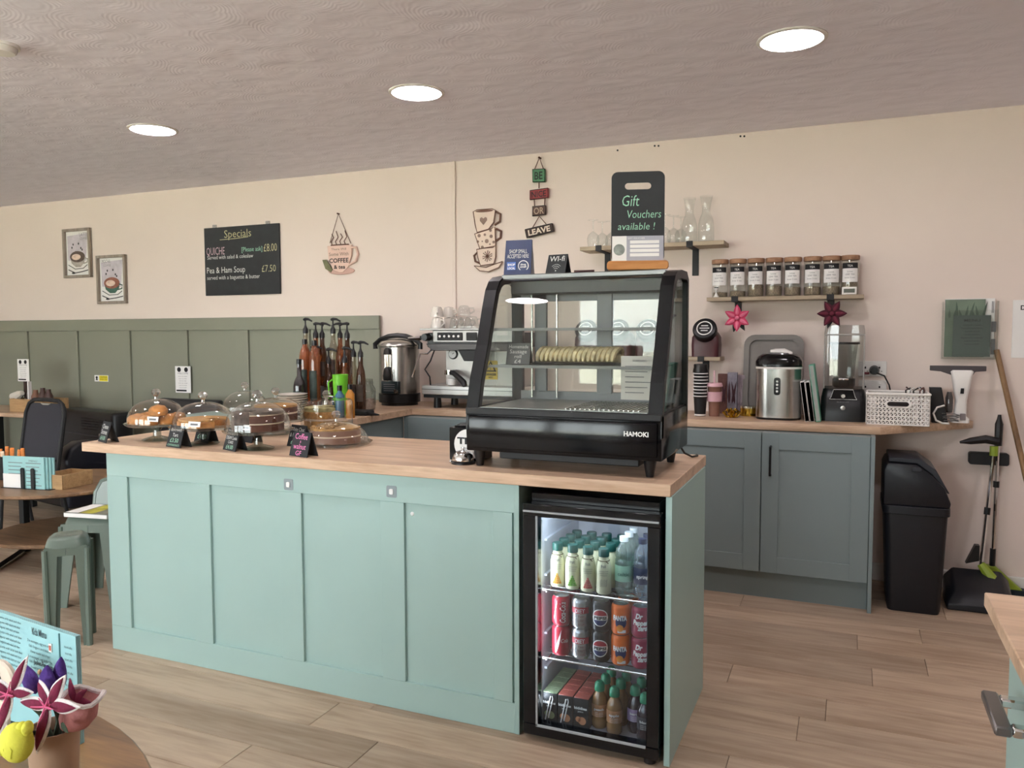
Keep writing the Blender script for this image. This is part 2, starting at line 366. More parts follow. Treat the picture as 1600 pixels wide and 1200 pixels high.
# ------------------------------------------------------------------ front counter
T = .925; TH = .040; YP = 2.479
XCL, XCR = -3.013, -.509
ct = thing('front_counter', 'long duck-egg green panelled front counter with a fridge bay', 'counter', (0, 0, 0))
zt_ = T-TH
M().box(XCL, -1.04, YP+.011, YP+.03, .0, zt_).build('back_panel', MINT, ct)
M().box(XCL, -1.04, YP, YP+.012, .784, zt_).build('top_rail', MINT, ct, .0012)
M().box(XCL, -1.04, YP, YP+.012, .0, .110).build('bottom_rail', MINT, ct, .0012)
for a, b in ((XCL, -2.892), (-2.523, -2.424), (-2.064, -1.959), (-1.596, -1.4955), (-1.136, -1.063)):
    M().box(a, b, YP, YP+.012, .110, .784).build('stile', MINT, ct, .0012)
M().box(-1.055, -1.0365, YP-.001, 3.09, 0, zt_).build('bay_side', MINT, ct, .001)
M().box(-.529, XCR, YP-.004, 3.10, 0, zt_).build('end_panel', MINT, ct, .001)
M().box(XCL, XCL+.018, YP+.03, 3.09, 0, zt_).build('end_panel', MINT, ct, .001)
M().box(XCL+.018, -1.055, 3.06, 3.08, .0, zt_).build('rear_panel', pm('grey_board', '6F7B78', .5), ct)
tag(M().box(-3.146, -.512, 2.464, 3.128, T-TH, T).build('worktop', OAK, None, .002), 'oak worktop on the front counter', 'worktop')
for q, r_ in ((451, 757), (612, 768)):
    p = ay(q, r_, YP); t = thing('adhesive_pad', 'clear adhesive hook pad stuck on the counter, %s one' % ('left' if q < 500 else 'right'), 'sticker', (p.x, YP, p.z))
    M().prism(rrect(-.022, .022, -.022, .022, .006), -.0015, 0, 'y').build('pad', glass('milky_plastic', 'DDE6EA', .06, .3, solid=.35), t)
    M().prism(rrect(-.008, .008, -.01, .01, .004), -.006, -.0015, 'y').build('stud', PAPER, t)
p = ay(644, 803, YP+.01); tag(M().lathe([(0, -.004), (.006, -.003), (.008, 0)], 12, (p.x, YP+.011, p.z), 'y').build('screw_cap', PAPER), 'small white screw cap on the counter panel', 'screw cap')

# return worktop and back run
TB = .93
XRET = -2.56
rb = thing('return_counter', 'dark shaded base of the return counter behind the cakes', 'counter')
BACKP = pm('grey_green_paint', '839293', .42, var=.02, scale=3)
M().box(-3.10, XRET-.03, 3.13, 4.30, .0, TB-TH).build('carcass', BACKP, rb, .002)
wt = M().prism([(-3.15, 3.13), (XRET, 3.13), (XRET, 4.36), (.146, 4.36), (.612, WB-.03), (.612, WB-.002), (-3.15, WB-.002)], TB-TH, TB, 'z')
tag(wt.build('worktop', OAK, None, .002), 'oak worktop running along the back wall and corner', 'worktop')
YC = 4.272
def cab(x0, x1, label, hside):
    t = thing('base_cabinet', label, 'cabinet', (x0, YC, 0), 0, 'base cabinets under the back worktop'); W = x1-x0; z0, z1 = .15, TB-TH-.004
    M().box(0, W, .02, .57, z0, z1).build('body', BACKP, t)
    d = M().box(.0015, W-.0015, .006, .02, z0, z1).build('door', BACKP, t, .001)
    fr = M(); s = .085
    fr.box(.0015, s, 0, .008, z0, z1).box(W-s, W-.0015, 0, .008, z0, z1).box(s, W-s, 0, .008, z0, z0+s).box(s, W-s, 0, .008, z1-s, z1)
    fr.build('door_frame', BACKP, d, .0008)
    hx = .045 if hside < 0 else W-.045
    M().tube([(hx, 0, z1-.07), (hx, -.03, z1-.07), (hx, -.03, z1-.22), (hx, 0, z1-.22)], .006, 8).build('handle', BLACK, d)
    return t
xs = ay(1188.5, 780, YC).x
XE = ay(1358, 800, YC).x
cab(xs+.001, XE, 'grey-green base cabinet with a shaker door, next to the black bin', -1)
W_ = XE-xs
cab(xs-W_, xs-.001, 'grey-green base cabinet half hidden behind the front counter end', -1)
cab(xs-2*W_, xs-W_-.001, 'grey-green base cabinet hidden behind the display case', -1)
t = thing('drawer_unit', 'dark grey-green drawer unit in the corner under the coffee machine', 'cabinet', (XRET-.02, YC, 0)); L_ = xs-2*W_-.002-XRET+.02
M().box(0, L_, .02, .57, .15, TB-TH-.004).build('body', BACKP, t)
for a, b in ((.15, .45), (.453, .74), (.743, .886)):
    M().box(.04, L_-.002, 0, .02, a, b).build('drawer', BACKP, t, .001)
tag(M().box(XRET-.02, XE, YC+.05, YC+.066, 0, .147).build('plinth', BACKP, None, .001), 'grey-green plinth under the base cabinets', 'plinth')
tag(M().box(XE+.001, XE+.020, YC-.006, WB-.02, 0, TB-TH-.001).build('end_panel_board', BACKP, None, .001), 'tall thin grey-green end board closing the cabinet run', 'panel')
# low teal cupboard beyond the counter end
t = thing('low_cupboard', 'pale teal low cupboard beyond the left end of the counter', 'cupboard', (-4.16, 3.92, 0))
M().box(0, .80, 0, .4, .03, .845).build('body', MINT, t, .003); M().box(.006, .794, -.015, 0, .08, .84).build('door', MINT, t, .002)
M().box(0, .80, -.015, .4, .846, .862).build('top', MINT, t, .003)

# right-hand service counter in the foreground
p0 = az(1538, 925, T); xq = p0.x
t = thing('service_counter', 'duck-egg side counter with a grab rail at the picture edge', 'counter', (xq, p0.y, 0))
M().box(.040, .058, -.40, -.02, 0, T-TH).build('side_panel', MINT, t, .001); M().box(.058, .9, -.04, -.02, 0, T-TH).build('back_panel', MINT, t, .001)
M().box(.042, .078, -.44, -.402, 0, T-TH).build('corner_post', pm('blue_grey_metal', '5D6B7C', .3, metal=.6), t, .003)
M().box(.078, .9, -.43, -.41, 0, T-TH).build('front_panel', MINT, t, .001)
hr = M(); zz = .80-0; y1, y2 = az(1533, 1083, zz).y-p0.y, az(1553, 1138, zz).y-p0.y; xx = az(1540, 1083, zz).x-xq
hr.box(xx-.006, xx+.018, y2, y1+.008, zz-.012, zz+.004); rl = hr.build('grab_rail', pm('dark_nickel', '7D7978', .3, metal=.8), t, .003)
M().box(xx+.018, .041, y2+.002, y2+.024, zz-.012, zz+.003).build('rail_stem', CHROME, rl, .003); M().box(xx+.018, .041, y1-.02, y1+.002, zz-.012, zz+.003).build('rail_stem', CHROME, rl, .003)
tag(M().box(xq, xq+.95, p0.y-.45, p0.y, T-TH+.014, T).build('worktop', OAK, None, .002), 'oak worktop on the side counter with the grab rail', 'worktop')
# ------------------------------------------------------------------ things on the back wall
WF = WB-.012
def wq(px, py, Y=WF): p = ay(px, py, Y); return p.x, p.z
def lines(rows, mat, parent, ox, oz, Y, name='lettering', bold=-.006, shear=0.0, rot=0):
    """rows: (text, x, z, size, width or None, align) on a plane facing the room"""
    m = M()
    c, s = math.cos(rot), math.sin(rot)
    for (t, x, z, sz, wd, al) in rows:
        m.text(t, sz, (ox+x*c-z*s, Y, oz+x*s+z*c), (c, 0, s), (-s, 0, c), al, wd, bold, shear)
    return m.build(name, mat, parent)
FRAMEW = wood('grey_wood_frame', '85786A', 'A2958A', 'z', 8, 20, .6)
def framed(tl, tr, br, bl, label, green):
    x0, z1 = wq(*tl); x1, _ = wq(*br); _, z0 = wq(*br); x0 = (x0+wq(*bl)[0])/2
    W, H = x1-x0, z1-z0; t = thing('framed_print', label, 'picture', (x0, WB, z0), 0); f = .022
    M().box(0, W, -.006, 0, 0, H).build('mount', PAPER, t)
    for a in ((0, W, 0, f), (0, W, H-f, H), (0, f, f, H-f), (W-f, W, f, H-f)):
        M().box(a[0], a[1], -.03, 0, a[2], a[3]).build('frame_bar', FRAMEW, t, .002)
    Y = -.0075; LIL = pm('lilac_wash', 'CBC3CB', .8, var=.12, scale=20); cx = W*.46
    M().prism([(f+.02, H*.36), (W*.78, H*.34), (W*.86, H*.9), (f+.015, H*.86)], Y+.001, Y, 'y').build('wash', LIL, t)
    cup = M().prism([(cx-.085, H*.42), (cx-.07, H*.30), (cx-.02, H*.22), (cx+.04, H*.22), (cx+.085, H*.31), (cx+.095, H*.42)], Y-.001, Y, 'y')
    cup.tube([(cx+.09, Y, H*.40), (cx+.125, Y, H*.38), (cx+.12, Y, H*.31), (cx+.075, Y, H*.29)], .005, 6)
    cup.build('printed_cup', pm('bottle_green_ink', '3E6154', .8, var=.2, scale=30) if green else pm('grey_wash', 'A9A199', .8, var=.25, scale=30), t)
    M().prism(circ(.092, 24, cx+.005, H*.43, .048), Y-.002, Y-.001, 'y').build('printed_drink', pm('brown_wash', '8C5A4A', .8, var=.3, scale=40) if green else pm('coffee_wash', '57483F', .8, var=.3, scale=40), t)
    M().prism(circ(.055, 20, cx-.01, H*.425, .026), Y-.003, Y-.002, 'y').build('printed_foam', pm('foam_wash', 'D9C2B2', .8, var=.2, scale=50), t)
    b = M()
    for i in range(6): b.prism(circ(.007, 8, cx-.06+.025*i+.01*math.sin(i*5), H*.62+.04*math.sin(i*2.4), .010), Y-.001, Y, 'y')
    b.tube([(f+.02, Y, H*.17), (cx-.03, Y, H*.10), (cx+.05, Y, H*.12), (W-f-.03, Y, H*.15)], .004, 5)
    b.prism(circ(.022, 12, cx-.05, H*.10, .008), Y-.001, Y, 'y')
    b.tube([(cx-.11, Y, H*.27), (cx-.03, Y, H*.18), (cx+.07, Y, H*.19), (cx+.12, Y, H*.26)], .003, 5)
    b.build('printed_beans', INK, t)['kind'] = 'stuff'
    lines([('LATTE' if not green else 'MOCHA', W*(.72 if not green else .3), H*.84, .045, .10, 'C'), ('COFFEE', W*(.72 if not green else .33), H*.77, .03, .09, 'C')], GREYINK, t, 0, 0, Y-.001)
framed((98, 359), (141, 356), (144, 433), (103, 435), 'framed grey coffee cup print on the back wall, the higher of the two', False)
framed((151, 400), (195, 397), (199, 474), (155, 476), 'framed print of a green cup on the back wall, the lower of the two', True)

# specials chalkboard
x0, z1 = wq(319, 357); x1, z0 = wq(438.5, 459)
t = thing('specials_board', 'black specials chalkboard listing quiche and soup', 'chalkboard', (x0, WB, z0)); W, H = x1-x0, z1-z0
M().box(0, W, -.016, -.002, 0, H).build('board', SLATE, t, .002)
for q in (.14, .85): M().box(W*q-.018, W*q+.018, -.012, -.002, H-.01, H+.022).lathe([(0, -.014), (.006, -.013), (.007, -.01)], 8, (W*q, 0, H+.012), 'y').build('hanger', STEEL, t)
Y = -.0168
lines([('Specials', W*.46, H*.84, .085, W*.36, 'C')], CHALKY, t, 0, 0, Y, 'lettering')
M().tube([(W*.22, Y, H*.815), (W*.42, Y, H*.82), (W*.60, Y, H*.835)], .0025, 5).build('underline', CHALKY, t)
lines([('QUICHE', W*.03, H*.60, .085, W*.25, 'L')], pm('pink_grey_chalk', 'C9A9B2', .8), t, 0, 0, Y)
lines([('[Please ask]', W*.51, H*.625, .05, W*.27, 'L')], CHALKG, t, 0, 0, Y)
lines([('£8.00', W*.80, H*.61, .085, W*.17, 'L'), ('£7.50', W*.77, H*.32, .075, W*.18, 'L')], CHALKY, t, 0, 0, Y)
lines([('Served with salad & coleslaw', W*.04, H*.535, .043, W*.62, 'L'), ('Pea & Ham Soup', W*.03, H*.33, .068, W*.52, 'L'), ('served with a baguette & butter', W*.03, H*.235, .045, W*.71, 'L')], CHALK, t, 0, 0, Y)

# hanging coffee cup plaque
nx, nz = wq(529, 334); cxl, ct_ = wq(512, 384.5); cxr, _ = wq(550, 384); _, sb = wq(530, 431)
t = thing('cup_plaque', 'pink wooden coffee cup plaque hanging on a cord', 'sign', (nx, WB, sb)); Z = lambda z: z-sb; X = lambda x: x-nx
PINKW = pm('pale_pink_wood', 'E3C3B4', .7, var=.04); BRN = pm('burnt_brown', '6B4A3C', .7); 
cl, crr, ctz = X(cxl), X(cxr), Z(ct_)
M().lathe([(0, -.03), (.006, -.028), (.004, -.001), (0, 0)], 8, (0, 0, Z(nz)), 'y').build('nail', BRN, t)
M().prism([(cl, ctz), (cl+.01, ctz-.10), (cl+.05, ctz-.175), (cl+.10, ctz-.195), (crr-.08, ctz-.195), (crr-.035, ctz-.16), (crr-.004, ctz-.08), (crr, ctz)], -.018, -.006, 'y').build('cup', PINKW, t, .002)
M().prism(circ(.115, 24, (cl+crr)/2+.01, .035, .026), -.014, -.005, 'y').build('saucer', pm('dusty_pink_wood', 'C9A498', .7), t, .002)
M().tube([(crr-.01, -.012, ctz-.02), (crr+.035, -.012, ctz-.02), (crr+.05, -.012, ctz-.07), (crr+.03, -.012, ctz-.12), (crr-.03, -.012, ctz-.145)], .009, 8).build('handle', PINKW, t)
M().prism([(cl-.045, ctz-.10), (cl-.01, ctz-.10), (cl+.045, ctz-.175), (cl+.03, ctz-.195), (cl-.02, ctz-.165)], -.0195, -.0185, 'y').build('leaf', pm('olive_leaf', '6B6B4C', .7, var=.15, scale=40), t)
st_ = M()
for i, q in enumerate((.2, .38, .56, .74)):
    xa = cl+(crr-cl)*q; st_.tube([(xa, -.012, ctz), (xa-.012, -.012, ctz+.03), (xa+.012, -.012, ctz+.06), (xa-.004, -.012, ctz+.085+.02*(i % 2))], .0035, 5)
st_.tube([(cl+.03, -.012, ctz+.003), (crr-.03, -.012, ctz+.003)], .006, 6)
st_.build('steam', BRN, t)
M().tube([(cl+.02, -.012, ctz+.02), (0, -.014, Z(nz)), (crr-.01, -.012, ctz+.01)], .0028, 5).build('cord', BRN, t)
mc = (cl+crr)/2-.005
lines([('COFFEE', mc, ctz-.125, .045, .17, 'C'), ('& tea', mc+.005, ctz-.17, .04, .10, 'C')], INK, t, 0, 0, -.0195, bold=.02)
lines([('There Will', mc, ctz-.035, .024, .13, 'C'), ('Some With', mc, ctz-.075, .036, .17, 'C')], BRN, t, 0, 0, -.0195)

# stacked cups sign
x0, zT = wq(740, 329); x1, zB = wq(787, 424)
t = thing('stacked_cups_sign', 'wooden cut-out of three stacked cups on the wall', 'sign', (x0, WB, zB)); W, H = x1-x0, zT-zB
CUT = pm('cream_wood', 'E6D2C2', .7); 
def cutcup(pts, hd, parent, hh):
    o = M().prism(pts, -.016, -.004, 'y').build('cup', CUT, parent, .002)
    M().tube([(p[0], -.018, p[1]) for p in pts], .0032, 5, closed=True).build('outline', BRN, o)
    M().tube([(p[0], -.01, p[1]) for p in hd], hh, 8).build('handle', BRN, o)
    return o
u = W/47.0; v = H/95.0
Q = lambda a, b: ((a-740)*u, (424-b)*v)
c = cutcup([Q(740, 331), Q(746, 328.5), Q(770, 328.5), Q(775, 331), Q(772, 349), Q(764, 359), Q(746, 363), Q(743, 352)], [Q(775, 333), Q(782, 337), Q(781, 348), Q(773, 353)], t, .008)
h_ = M(); hp = [(0, -.9), (.9, .1), (.85, .65), (.45, .85), (0, .5), (-.45, .85), (-.85, .65), (-.9, .1)]; cx, cz = Q(756, 346)
h_.prism([(cx+a*.03, cz+b*.03) for a, b in hp], -.0175, -.016, 'y').build('heart', pm('mushroom_ink', '8C7468', .7), c)
M().prism(circ(.065, 20, *Q(757.5, 331), .008), -.019, -.0165, 'y').build('rim', BRN, c)
c = cutcup([Q(742, 365), Q(766, 359), Q(774, 356), Q(775, 384), Q(771, 387), Q(750, 388)], [Q(775, 359), Q(783, 363), Q(782, 373), Q(775, 377)], t, .008)
d = M()
for a, b, r_ in ((749, 368, .012), (758, 367, .009), (767, 361, .010), (768, 370, .012), (761, 377, .014), (747, 377, .009), (772, 379, .010), (754, 377, .005), (766, 382, .006), (754, 386, .011)): d.prism(circ(r_, 10, *Q(a, b)), -.0172, -.016, 'y')
d.build('dots', pm('mushroom_ink', '8C7468', .7), c)['kind'] = 'stuff'
c = cutcup([Q(745, 389), Q(775, 385), Q(775, 402), Q(772, 412), Q(751, 414), Q(747, 402)], [Q(746, 393), Q(740, 398), Q(742, 407), Q(749, 410)], t, .007)
fl_ = M(); cx, cz = Q(762, 400)
for i in range(6): a = R(60*i+15); fl_.tube([(cx, -.0175, cz), (cx+.034*math.cos(a-.3), -.0175, cz+.034*math.sin(a-.3)), (cx+.038*math.cos(a+.2), -.0175, cz+.038*math.sin(a+.2)), (cx, -.0175, cz)], .0025, 4)
fl_.build('flower', BRN, c)
o = M().prism([Q(741, 414), Q(760, 417), Q(786, 409), Q(780, 418), Q(764, 424), Q(750, 422)], -.018, -.004, 'y').build('saucer', CUT, t, .002)
M().tube([(p[0], -.02, p[1]) for p in [Q(741, 414), Q(760, 417), Q(786, 409), Q(780, 418), Q(764, 424), Q(750, 422)]], .0032, 5, closed=True).build('outline', BRN, o)

# BE NICE OR LEAVE
nx, nz = wq(844, 247)
t = thing('hanging_word_sign', 'hanging sign of four small boards reading be nice or leave', 'sign', (nx, WB, nz))
def wb(pts, hexc, txt, ink, sz, wd, rot, bold=.01):
    q = [(wq(*p)[0]-nx, wq(*p)[1]-nz) for p in pts]
    cx = sum(a for a, b in q)/4; cz = sum(b for a, b in q)/4
    o = M().prism(q, -.03, -.016, 'y').build('word_board', pm('board_'+hexc, hexc, .65, var=.15, scale=30), t, .002)
    M().tube([(a*.94+cx*.06, -.0305, b*.94+cz*.06) for a, b in q], .0025, 4, closed=True).build('border', INK, o)
    lines([(txt, 0, -sz*.36, sz, wd, 'C')], ink, o, cx, cz, -.0315, bold=bold, rot=rot); return cx, cz, q
a = wb([(833, 265), (853, 264), (853, 285), (833.5, 285.5)], '4F7F5E', 'BE', INK, .07, .055, 0)
b = wb([(829, 298), (858, 294), (858, 309.5), (829, 313)], '8C3034', 'NICE', INK, .055, .10, .04)
c = wb([(833, 323), (854, 321), (854, 336), (833, 338.5)], '4E342C', 'OR', pm('tan_letter', 'B09A86', .7), .06, .07, .03)
d = wb([(821, 359), (864.5, 349), (867, 362), (824, 372.5)], '3A2620', 'LEAVE', pm('cream_letter', 'E4D6C4', .7), .05, .155, .16, .03)
M().lathe([(0, -.035), (.007, -.033), (.005, -.001), (0, 0)], 8, (0, 0, 0), 'y').build('nail', BRN, t)
M().tube([(a[0]-.03, -.022, a[2][0][1]), (0, -.025, 0), (a[0]+.03, -.022, a[2][1][1])], .0035, 5).build('cord', BRN, t)
M().tube([(a[0], -.022, a[2][2][1]), (a[0], -.022, b[2][0][1]+.01)], .004, 5).build('chain', BRN, t)
for s_ in (-.035, .04): M().tube([(b[0]+s_, -.022, b[1]-.03), (c[0]+s_*.9, -.022, c[1]+.02)], .004, 5).build('chain', BRN, t)
M().tube([(d[0]-.05, -.022, d[1]+.02), (c[0], -.022, c[1]-.035), (d[0]+.045, -.022, d[1]+.04)], .0035, 5).build('cord', BRN, t)

# ------------------------------------------------------------------ shelves
SHW = wood('grey_oak_shelf', '9C8B75', 'B8A88F', 'x', 9, 14, .55)
def shelf(x0, x1, z0, th, dep, label, br, sl=0):
    t = thing('wall_shelf', label, 'shelf', ((x0+x1)/2, WB, z0)); w_ = (x1-x0)/2
    M().box(-w_, w_, -dep, 0, 0, th).build('board', SHW, t, .001)
    for bx, ln in br:
        M().box(bx-(x0+x1)/2-.019, bx-(x0+x1)/2+.019, -.006, 0, -ln, 0).box(bx-(x0+x1)/2-.019, bx-(x0+x1)/2+.019, -dep-.004, -.001, -.006, -.0005).box(bx-(x0+x1)/2-.019, bx-(x0+x1)/2+.019, -dep-.005, -dep-.001, -.006, th+.004).build('bracket', MATB, t, .001)
    return t
DS = .2; YS = WB-DS
xa, za = wq(906, 387, YS); xb, zb = wq(1131, 381, YS)
ZA = zb; bA = wq(1087, 400, WB)[0]
shelf(xa, xb, zb-.002, .024, DS, 'upper grey oak shelf carrying glasses and carafes', [(bA, .16), (xa+.12, .16)])
ZAt = zb+.022
xa2, _ = wq(1104, 470, WB-.16); xb2, zb2 = wq(1350, 466, WB-.16)
shelf(xa2, xb2, zb2, .022, .16, 'grey oak shelf with a row of tea jars', [(xa2+.16, .10), (xb2-.17, .10)])
ZBt = zb2+.022
xc2, zc2 = wq(1125, 558, WB-.18); ZCt = zc2
xc1 = wq(895, 560, WB-.18)[0]
shelf(xc1, xc2, zc2-.022, .022, .18, 'low grey oak shelf partly hidden behind the display case', [(wq(1095, 565, WB-.18)[0], .16), (xc1+.3, .16)])
# wine glasses upside down
def wineglass(x, y, z, h, label):
    t = thing('wine_glass', label, 'glass', (x, y, z), 0, 'upturned glasses on the upper shelf'); k = h/.17
    M().lathe([(.030, 0), (.036, .03), (.038, .055), (.030, .08), (.012, .095), (.004, .10), (.0035, .155), (.006, .165), (.034, .170), (.034, .172)], 18).xf(Matrix.Scale(k, 4)).build('bowl', GLASS, t)
yy = WB-.09
xg0 = ay(936, 380, yy).x
for i, (q, hh) in enumerate(((929, .17), (941, .16), (953, .165))): wineglass(ay(q, 383, yy).x, yy+.03*(i-1), ZAt, hh, 'upturned wine glass left of the gift voucher board, '+('outermost', 'middle one', 'nearest the board')[i])
for i, (q, hh) in enumerate(((1040, .175), (1052, .17), (1062, .165))): wineglass(ay(q, 376, yy).x, yy+.03*(i-1), ZAt, hh, 'upturned wine glass right of the gift voucher board, '+('nearest the board', 'middle one', 'next to the carafes')[i])
def carafe(q, h, label):
    t = thing('glass_carafe', label, 'carafe', (ay(q, 372, yy).x, yy, ZAt), 0, 'glass carafes'); k = h/.26
    M().lathe([(0, .004), (.042, .004), (.045, .02), (.044, .10), (.036, .135), (.024, .165), (.022, .19), (.028, .225), (.036, .26)], 20).xf(Matrix.Scale(k, 4)).build('body', GLASS, t)
    M().lathe([(0, 0), (.046, 0), (.047, .006), (0, .008)], 20).xf(Matrix.Scale(k, 4)).build('base', glass('thick_glass', 'DDE5E2', .1, .6), t)
carafe(1077, .27, 'glass carafe on the upper shelf, left of the pair'); carafe(1103, .275, 'glass carafe at the end of the upper shelf')
# tea jars
LIDW = wood('bamboo_lid', '8E6A52', 'AE8668', 'x', 6, 30, .55)
TEA = pm('dried_tea', '8A7C68', .9, var=.45, scale=160, bump=.6, bscale=200)
jx = [(1112, 1138), (1140, 1166), (1168, 1194), (1197, 1222), (1225, 1252), (1256, 1283), (1285, 1313), (1316, 1340)]
names = ['leftmost', 'second', 'third', 'fourth', 'fifth', 'sixth', 'seventh', 'last']
yj = WB-.085
for i, (a, b) in enumerate(jx):
    xm = ay((a+b)/2, 435, yj).x; hh = ay((a+b)/2, 406-1.2*i*.8, yj).z-ZBt; rr = .046
    t = thing('tea_jar', 'glass tea jar with wooden lid, %s on the tea shelf' % names[i], 'jar', (xm, yj, ZBt), 0, 'tea jars on the shelf')
    M().lathe([(0, .003), (rr-.002, .003), (rr, .01), (rr, hh-.03), (rr-.004, hh-.022)], 20).build('glass_body', GLASS, t)
    M().lathe([(0, hh-.026), (rr+.001, hh-.026), (rr+.003, hh-.02), (rr+.003, hh-.002), (rr, hh), (0, hh)], 20).build('lid', LIDW, t)
    lv = (.03, .035, .07, .06, .05, .05, .05, .15)[i]
    M().lathe([(0, .005), (rr-.004, .005), (rr-.004, lv), (0, lv+.004)], 16).build('tea_leaves', TEA, t)
    M().lathe([(rr+.0012, .07), (rr+.0012, .145)], 14, a0=R(215), a1=R(325)).build('label', PAPER, t)
    M().lathe([(rr+.0012, .145), (rr+.0012, .175)], 14, a0=R(215), a1=R(325)).build('label_header', INK, t)
    m = M()
    for k2, (s_, z_) in enumerate((('Loose', .124), ('LEAF TEA', .108), ('brew 3 min', .09))): m.text(s_, .012, (0, 0, z_), wrap=(rr+.0022, R(-90)))
    m.build('lettering', GREYINK, t)
    m = M().text('TEA', .016, (0, 0, .153), wrap=(rr+.0022, R(-90))); m.build('lettering', PAPER, t)
xm = ay(1119, 456, WB-.15).x
t = thing('egg_timer', 'small white sand timer at the left end of the tea shelf', 'timer', (xm, WB-.148, ZBt)); M().lathe([(0, 0), (.016, 0), (.016, .005), (.012, .008), (.004, .026), (.012, .044), (.016, .048), (.016, .053), (0, .053)], 14).build('body', WHITE, t); M().lathe([(0, .053), (.012, .053), (.012, .058), (0, .058)], 12).build('cap', BLACK, t)
xm = ay(1327, 453, WB-.15).x
t = thing('digital_timer', 'white digital kitchen timer at the right end of the tea shelf', 'timer', (xm, WB-.145, ZBt)); M().box(-.038, .038, -.006, .008, 0, .042).build('case', WHITE, t, .003); M().box(-.028, .028, -.0075, -.006, .010, .032).build('screen', pm('lcd_grey', '55584F', .3), t, .001)

# crochet flowers
def crochet(px, py, c1, c2, label, rot):
    p = ay(px, py, WB-.14); t = thing('fabric_flower', label, 'flower', (p.x, p.y, p.z))
    P1 = pm('felt_'+c1, c1, .9, var=.12, scale=60, bump=.4, bscale=150); P2 = pm('felt_'+c2, c2, .9, var=.12, scale=60)
    for i in range(6):
        a = R(60*i+rot); d = (math.cos(a), -.15, math.sin(a)); o = (.008*math.cos(a), 0, .008*math.sin(a))
        e = M().leaf(o, d, (0, -1, 0), .072, .044, .012, .1).build('petal', P1, t)
        M().leaf((o[0]*2, -.006, o[2]*2), d, (0, -1, 0), .056, .020, .008, .1).build('petal_vein', P2, e)
    for a in (-60, -105):
        a = R(a); M().leaf((0, .008, 0), (math.cos(a), 0, math.sin(a)), (0, -1, 0), .085, .036, .008).build('leaf', pm('dark_green_felt', '2A3530', .9), t)
    M().ball((0, -.012, 0), (.013, .008, .013), 10, 6).build('centre', P2, t)
    M().tube([(0, .004, .05), (0, .004, .115)], .002, 5).build('cord', MATB, t)
crochet(1152, 497, 'C23E62', 'DC7490', 'pink fabric flower hanging below the tea shelf', 30)
crochet(1300, 490, '4A1626', '6A2438', 'dark maroon fabric flower hanging below the tea shelf', 0)

# canisters on the low shelf
for i, q in enumerate((921, 970, 1016, 1104)):
    x = ay(q, 545, WB-.095).x
    lb = ['seen through the middle frame of the display case', 'seen through the right pane of the display case', 'seen through the display case beside its right edge', 'standing right of the display case'][i]
    t = thing('syrup_canister', 'maroon canister with a large black lid, '+lb, 'canister', (x, WB-.095, ZCt), 0, 'maroon canisters on the low shelf')
    M().loft([[(u_, v_, z_) for u_, v_ in rrect(-a, a, -b, b, .025)] for a, b, z_ in ((.078, .072, 0), (.08, .074, .07), (.078, .07, .115), (.062, .055, .145))]).build('tub', pm('maroon_plastic', '4A2026', .35), t, 0)
    cap = M().lathe([(0, .0), (.066, 0), (.07, .006), (.07, .042), (.064, .05), (0, .05)], 28); cap.xf(Matrix.Translation((0, -.04, .145)) @ Matrix.Rotation(R(62), 4, 'X'))
    cp_ = cap.build('lid', BLACK, t, .001)
    rg = M().lathe([(.040, .0506), (.046, .0506), (.046, .0518), (.040, .0518)], 28)
    for zz in (-.016, 0, .016): rg.box(-.028+abs(zz)*.5, .028-abs(zz)*.5, zz-.003, zz+.003, .0506, .0516)
    rg.xf(Matrix.Translation((0, -.04, .145)) @ Matrix.Rotation(R(62), 4, 'X')); rg.build('emblem', PAPER, cp_)

# tray leaning on the wall
x0 = ay(1163, 560, WB-.04).x; x1 = ay(1256, 560, WB-.04).x; zt2 = ay(1210, 523, WB-.03).z
t = thing('serving_tray', 'grey plastic tray leaning on the wall behind the ice maker', 'tray', ((x0+x1)/2, WB-.03, TB)); W = x1-x0; H = zt2-TB
def tr(u, v, d): return (u, -.075*(1-v/H)+d, v)
o_ = rrect(-W/2, W/2, 0, H, .06, 5); i_ = rrect(-W/2+.03, W/2-.03, .03, H-.03, .045, 5)
M().loft([[tr(u, v, 0) for u, v in o_], [tr(u, v, -.018) for u, v in o_], [tr(u, v, -.018) for u, v in i_], [tr(u, v, -.004) for u, v in i_], ]).build('tray_body', pm('grey_plastic', '7C7772', .5), t)

# sockets
for i, (q, r_) in enumerate(((1363, 576), (1363, 606))):
    p = ay(q, r_, WB); t = thing('wall_socket', ['upper white double wall socket beside the blender', 'lower white wall socket just above the basket'][i], 'socket', (p.x, WB, p.z))
    M().prism(rrect(-.073, .073, -.043, .043, .008), -.012, 0, 'y').build('face_plate', WHITE, t, .002)
    for s_ in (-.036, .036): M().box(s_-.004, s_+.004, -.0127, -.012, .0, .012).box(s_-.014, s_-.008, -.0127, -.012, -.016, -.012).box(s_+.008, s_+.014, -.0127, -.012, -.016, -.012).build('pin_holes', INK, t); M().box(s_-.006, s_+.006, -.016, -.012, .02, .034).build('switch', WHITE, t, .001)
p = ay(1366, 578, WB); t = thing('mains_plug', 'black mains plug and cable in the wall socket', 'plug', (p.x, WB-.012, p.z))
M().loft([[(u_, 0, v_) for u_, v_ in circ(.026, 14)], [(u_, -.012, v_) for u_, v_ in circ(.027, 14)], [(u_*.7, -.04, v_*.7) for u_, v_ in circ(.026, 14)]]).build('plug_body', BLACK, t)
M().tube([(.01, -.03, -.015), (.05, -.045, -.03), (.075, -.06, -.08), (.085, -.10, -.135), (.085, -.14, -.165)], .0045, 6).build('cable', BLACK, t)
